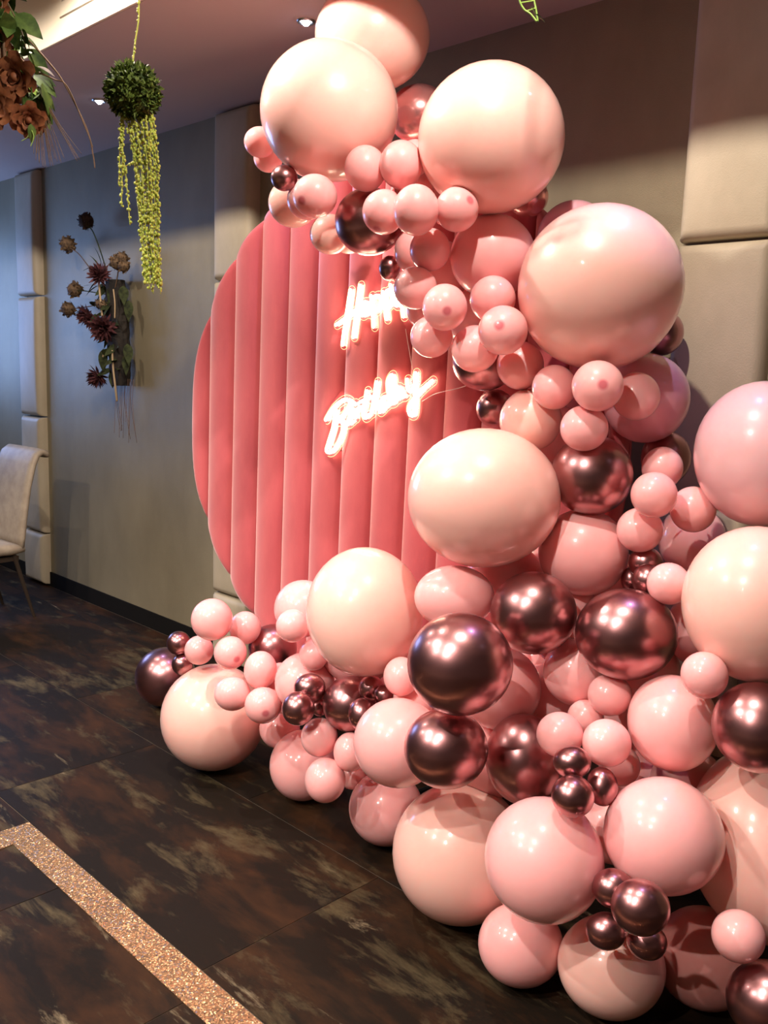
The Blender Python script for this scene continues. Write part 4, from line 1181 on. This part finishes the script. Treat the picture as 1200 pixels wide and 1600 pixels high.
stem([core, wp(-5.0, 2.06), wp(-5.18, 2.18), wp(-5.30, 2.225)], .003, TWIG)
stem([core, wp(-4.98, 1.95), wp(-5.12, 1.965), wp(-5.215, 1.97)], .003, DARKLEAF)
stem([core, wp(-5.0, 1.88), wp(-5.15, 1.87), wp(-5.30, 1.865)], .003, TWIG)
stem([core, wp(-4.77, 2.02, 2.62), wp(-4.73, 2.08, 2.61)], .0035, TWIG)
stem([wp(-4.80, 1.6, 2.62), wp(-4.88, 1.54, 2.61), wp(-4.95, 1.49, 2.605)], .003, DARKLEAF)
for p, d, L, W in ((wp(-4.92, 2.08), (-.4, -.1, .6), .12, .016), (wp(-4.93, 2.09), (-.9, -.1, .15), .17, .014), (wp(-4.91, 2.10), (-.1, -.1, 1), .11, .018),
                   (wp(-4.94, 1.99), (-1, -.1, -.15), .15, .012), (wp(-4.94, 1.98), (-.8, -.1, .25), .16, .012), (wp(-4.96, 2.02), (-.9, -.2, -.5), .12, .01),
                   (wp(-5.0, 1.87), (.5, -.3, .25), .13, .055), (wp(-4.99, 1.83), (.3, -.2, -.9), .13, .06), (wp(-4.95, 1.80), (.0, -.2, -1), .14, .05),
                   (wp(-4.90, 1.63), (.2, -.2, -1), .14, .06), (wp(-4.68, 1.66, 2.63), (.5, -.2, -.8), .13, .06), (wp(-4.70, 1.60, 2.63), (.4, -.2, -1), .12, .05),
                   (wp(-4.70, 1.98, 2.62), (.4, -.2, -.6), .12, .06), (wp(-4.66, 1.9, 2.63), (.3, -.2, -1), .12, .055), (wp(-4.85, 1.50, 2.63), (.3, -.2, -.6), .10, .05)):
    V, F = leaf_mesh(L, W)
    R = Vector(d).normalized().to_track_quat('Y', 'Z').to_matrix()
    obj('leaf', mesh('leaf', [R @ Vector(v) for v in V], F, DARKLEAF, True), sp, p)
rg = random.Random(12)
for i in range(34):
    u = rg.random()
    V, F = leaf_mesh(rg.uniform(.07, .13), rg.uniform(.03, .055))
    d = Vector((rg.uniform(-.8, .6), rg.uniform(-.7, -.1), rg.uniform(-1, .3)))
    R = d.normalized().to_track_quat('Y', 'Z').to_matrix() @ Matrix.Rotation(rg.uniform(-1.5, 1.5), 3, 'Y')
    obj('leaf', mesh('leaf', [R @ Vector(v) for v in V], F, DARKLEAF, True), sp, wp(-4.90 + .07 * u + rg.uniform(-.05, .07), 2.0 - .5 * u, 2.63))
stem([wp(-4.895, 1.99, 2.575), wp(-4.875, 1.93, 2.57), wp(-4.865, 1.88, 2.57), wp(-4.86, 1.80, 2.575)], .006, TWINE, 'twine')
stem([wp(-4.77, 1.96, 2.597), wp(-4.755, 1.88, 2.597), wp(-4.76, 1.80, 2.597)], .004, TWINE, 'twine')
stem([wp(-4.87, 1.62, 2.60), wp(-4.90, 1.58, 2.595), wp(-4.915, 1.54, 2.60)], .006, TWINE, 'twine')
stem([wp(-4.79, 1.62, 2.595), wp(-4.785, 1.52, 2.597), wp(-4.77, 1.42, 2.60), wp(-4.79, 1.33, 2.62)], .006, TWINE, 'twine')
rg = random.Random(6)
for i in range(14):
    x = -4.90 + .20 * i / 13
    stem([wp(x + .03, 1.46, 2.66), wp(x + rg.uniform(-.02, .02), 1.33, 2.67), wp(x + rg.uniform(-.05, .05), 1.24 - rg.uniform(0, .16), 2.68)], .0012, DRYGRASS if i % 2 else TWIG, 'root_fibre')
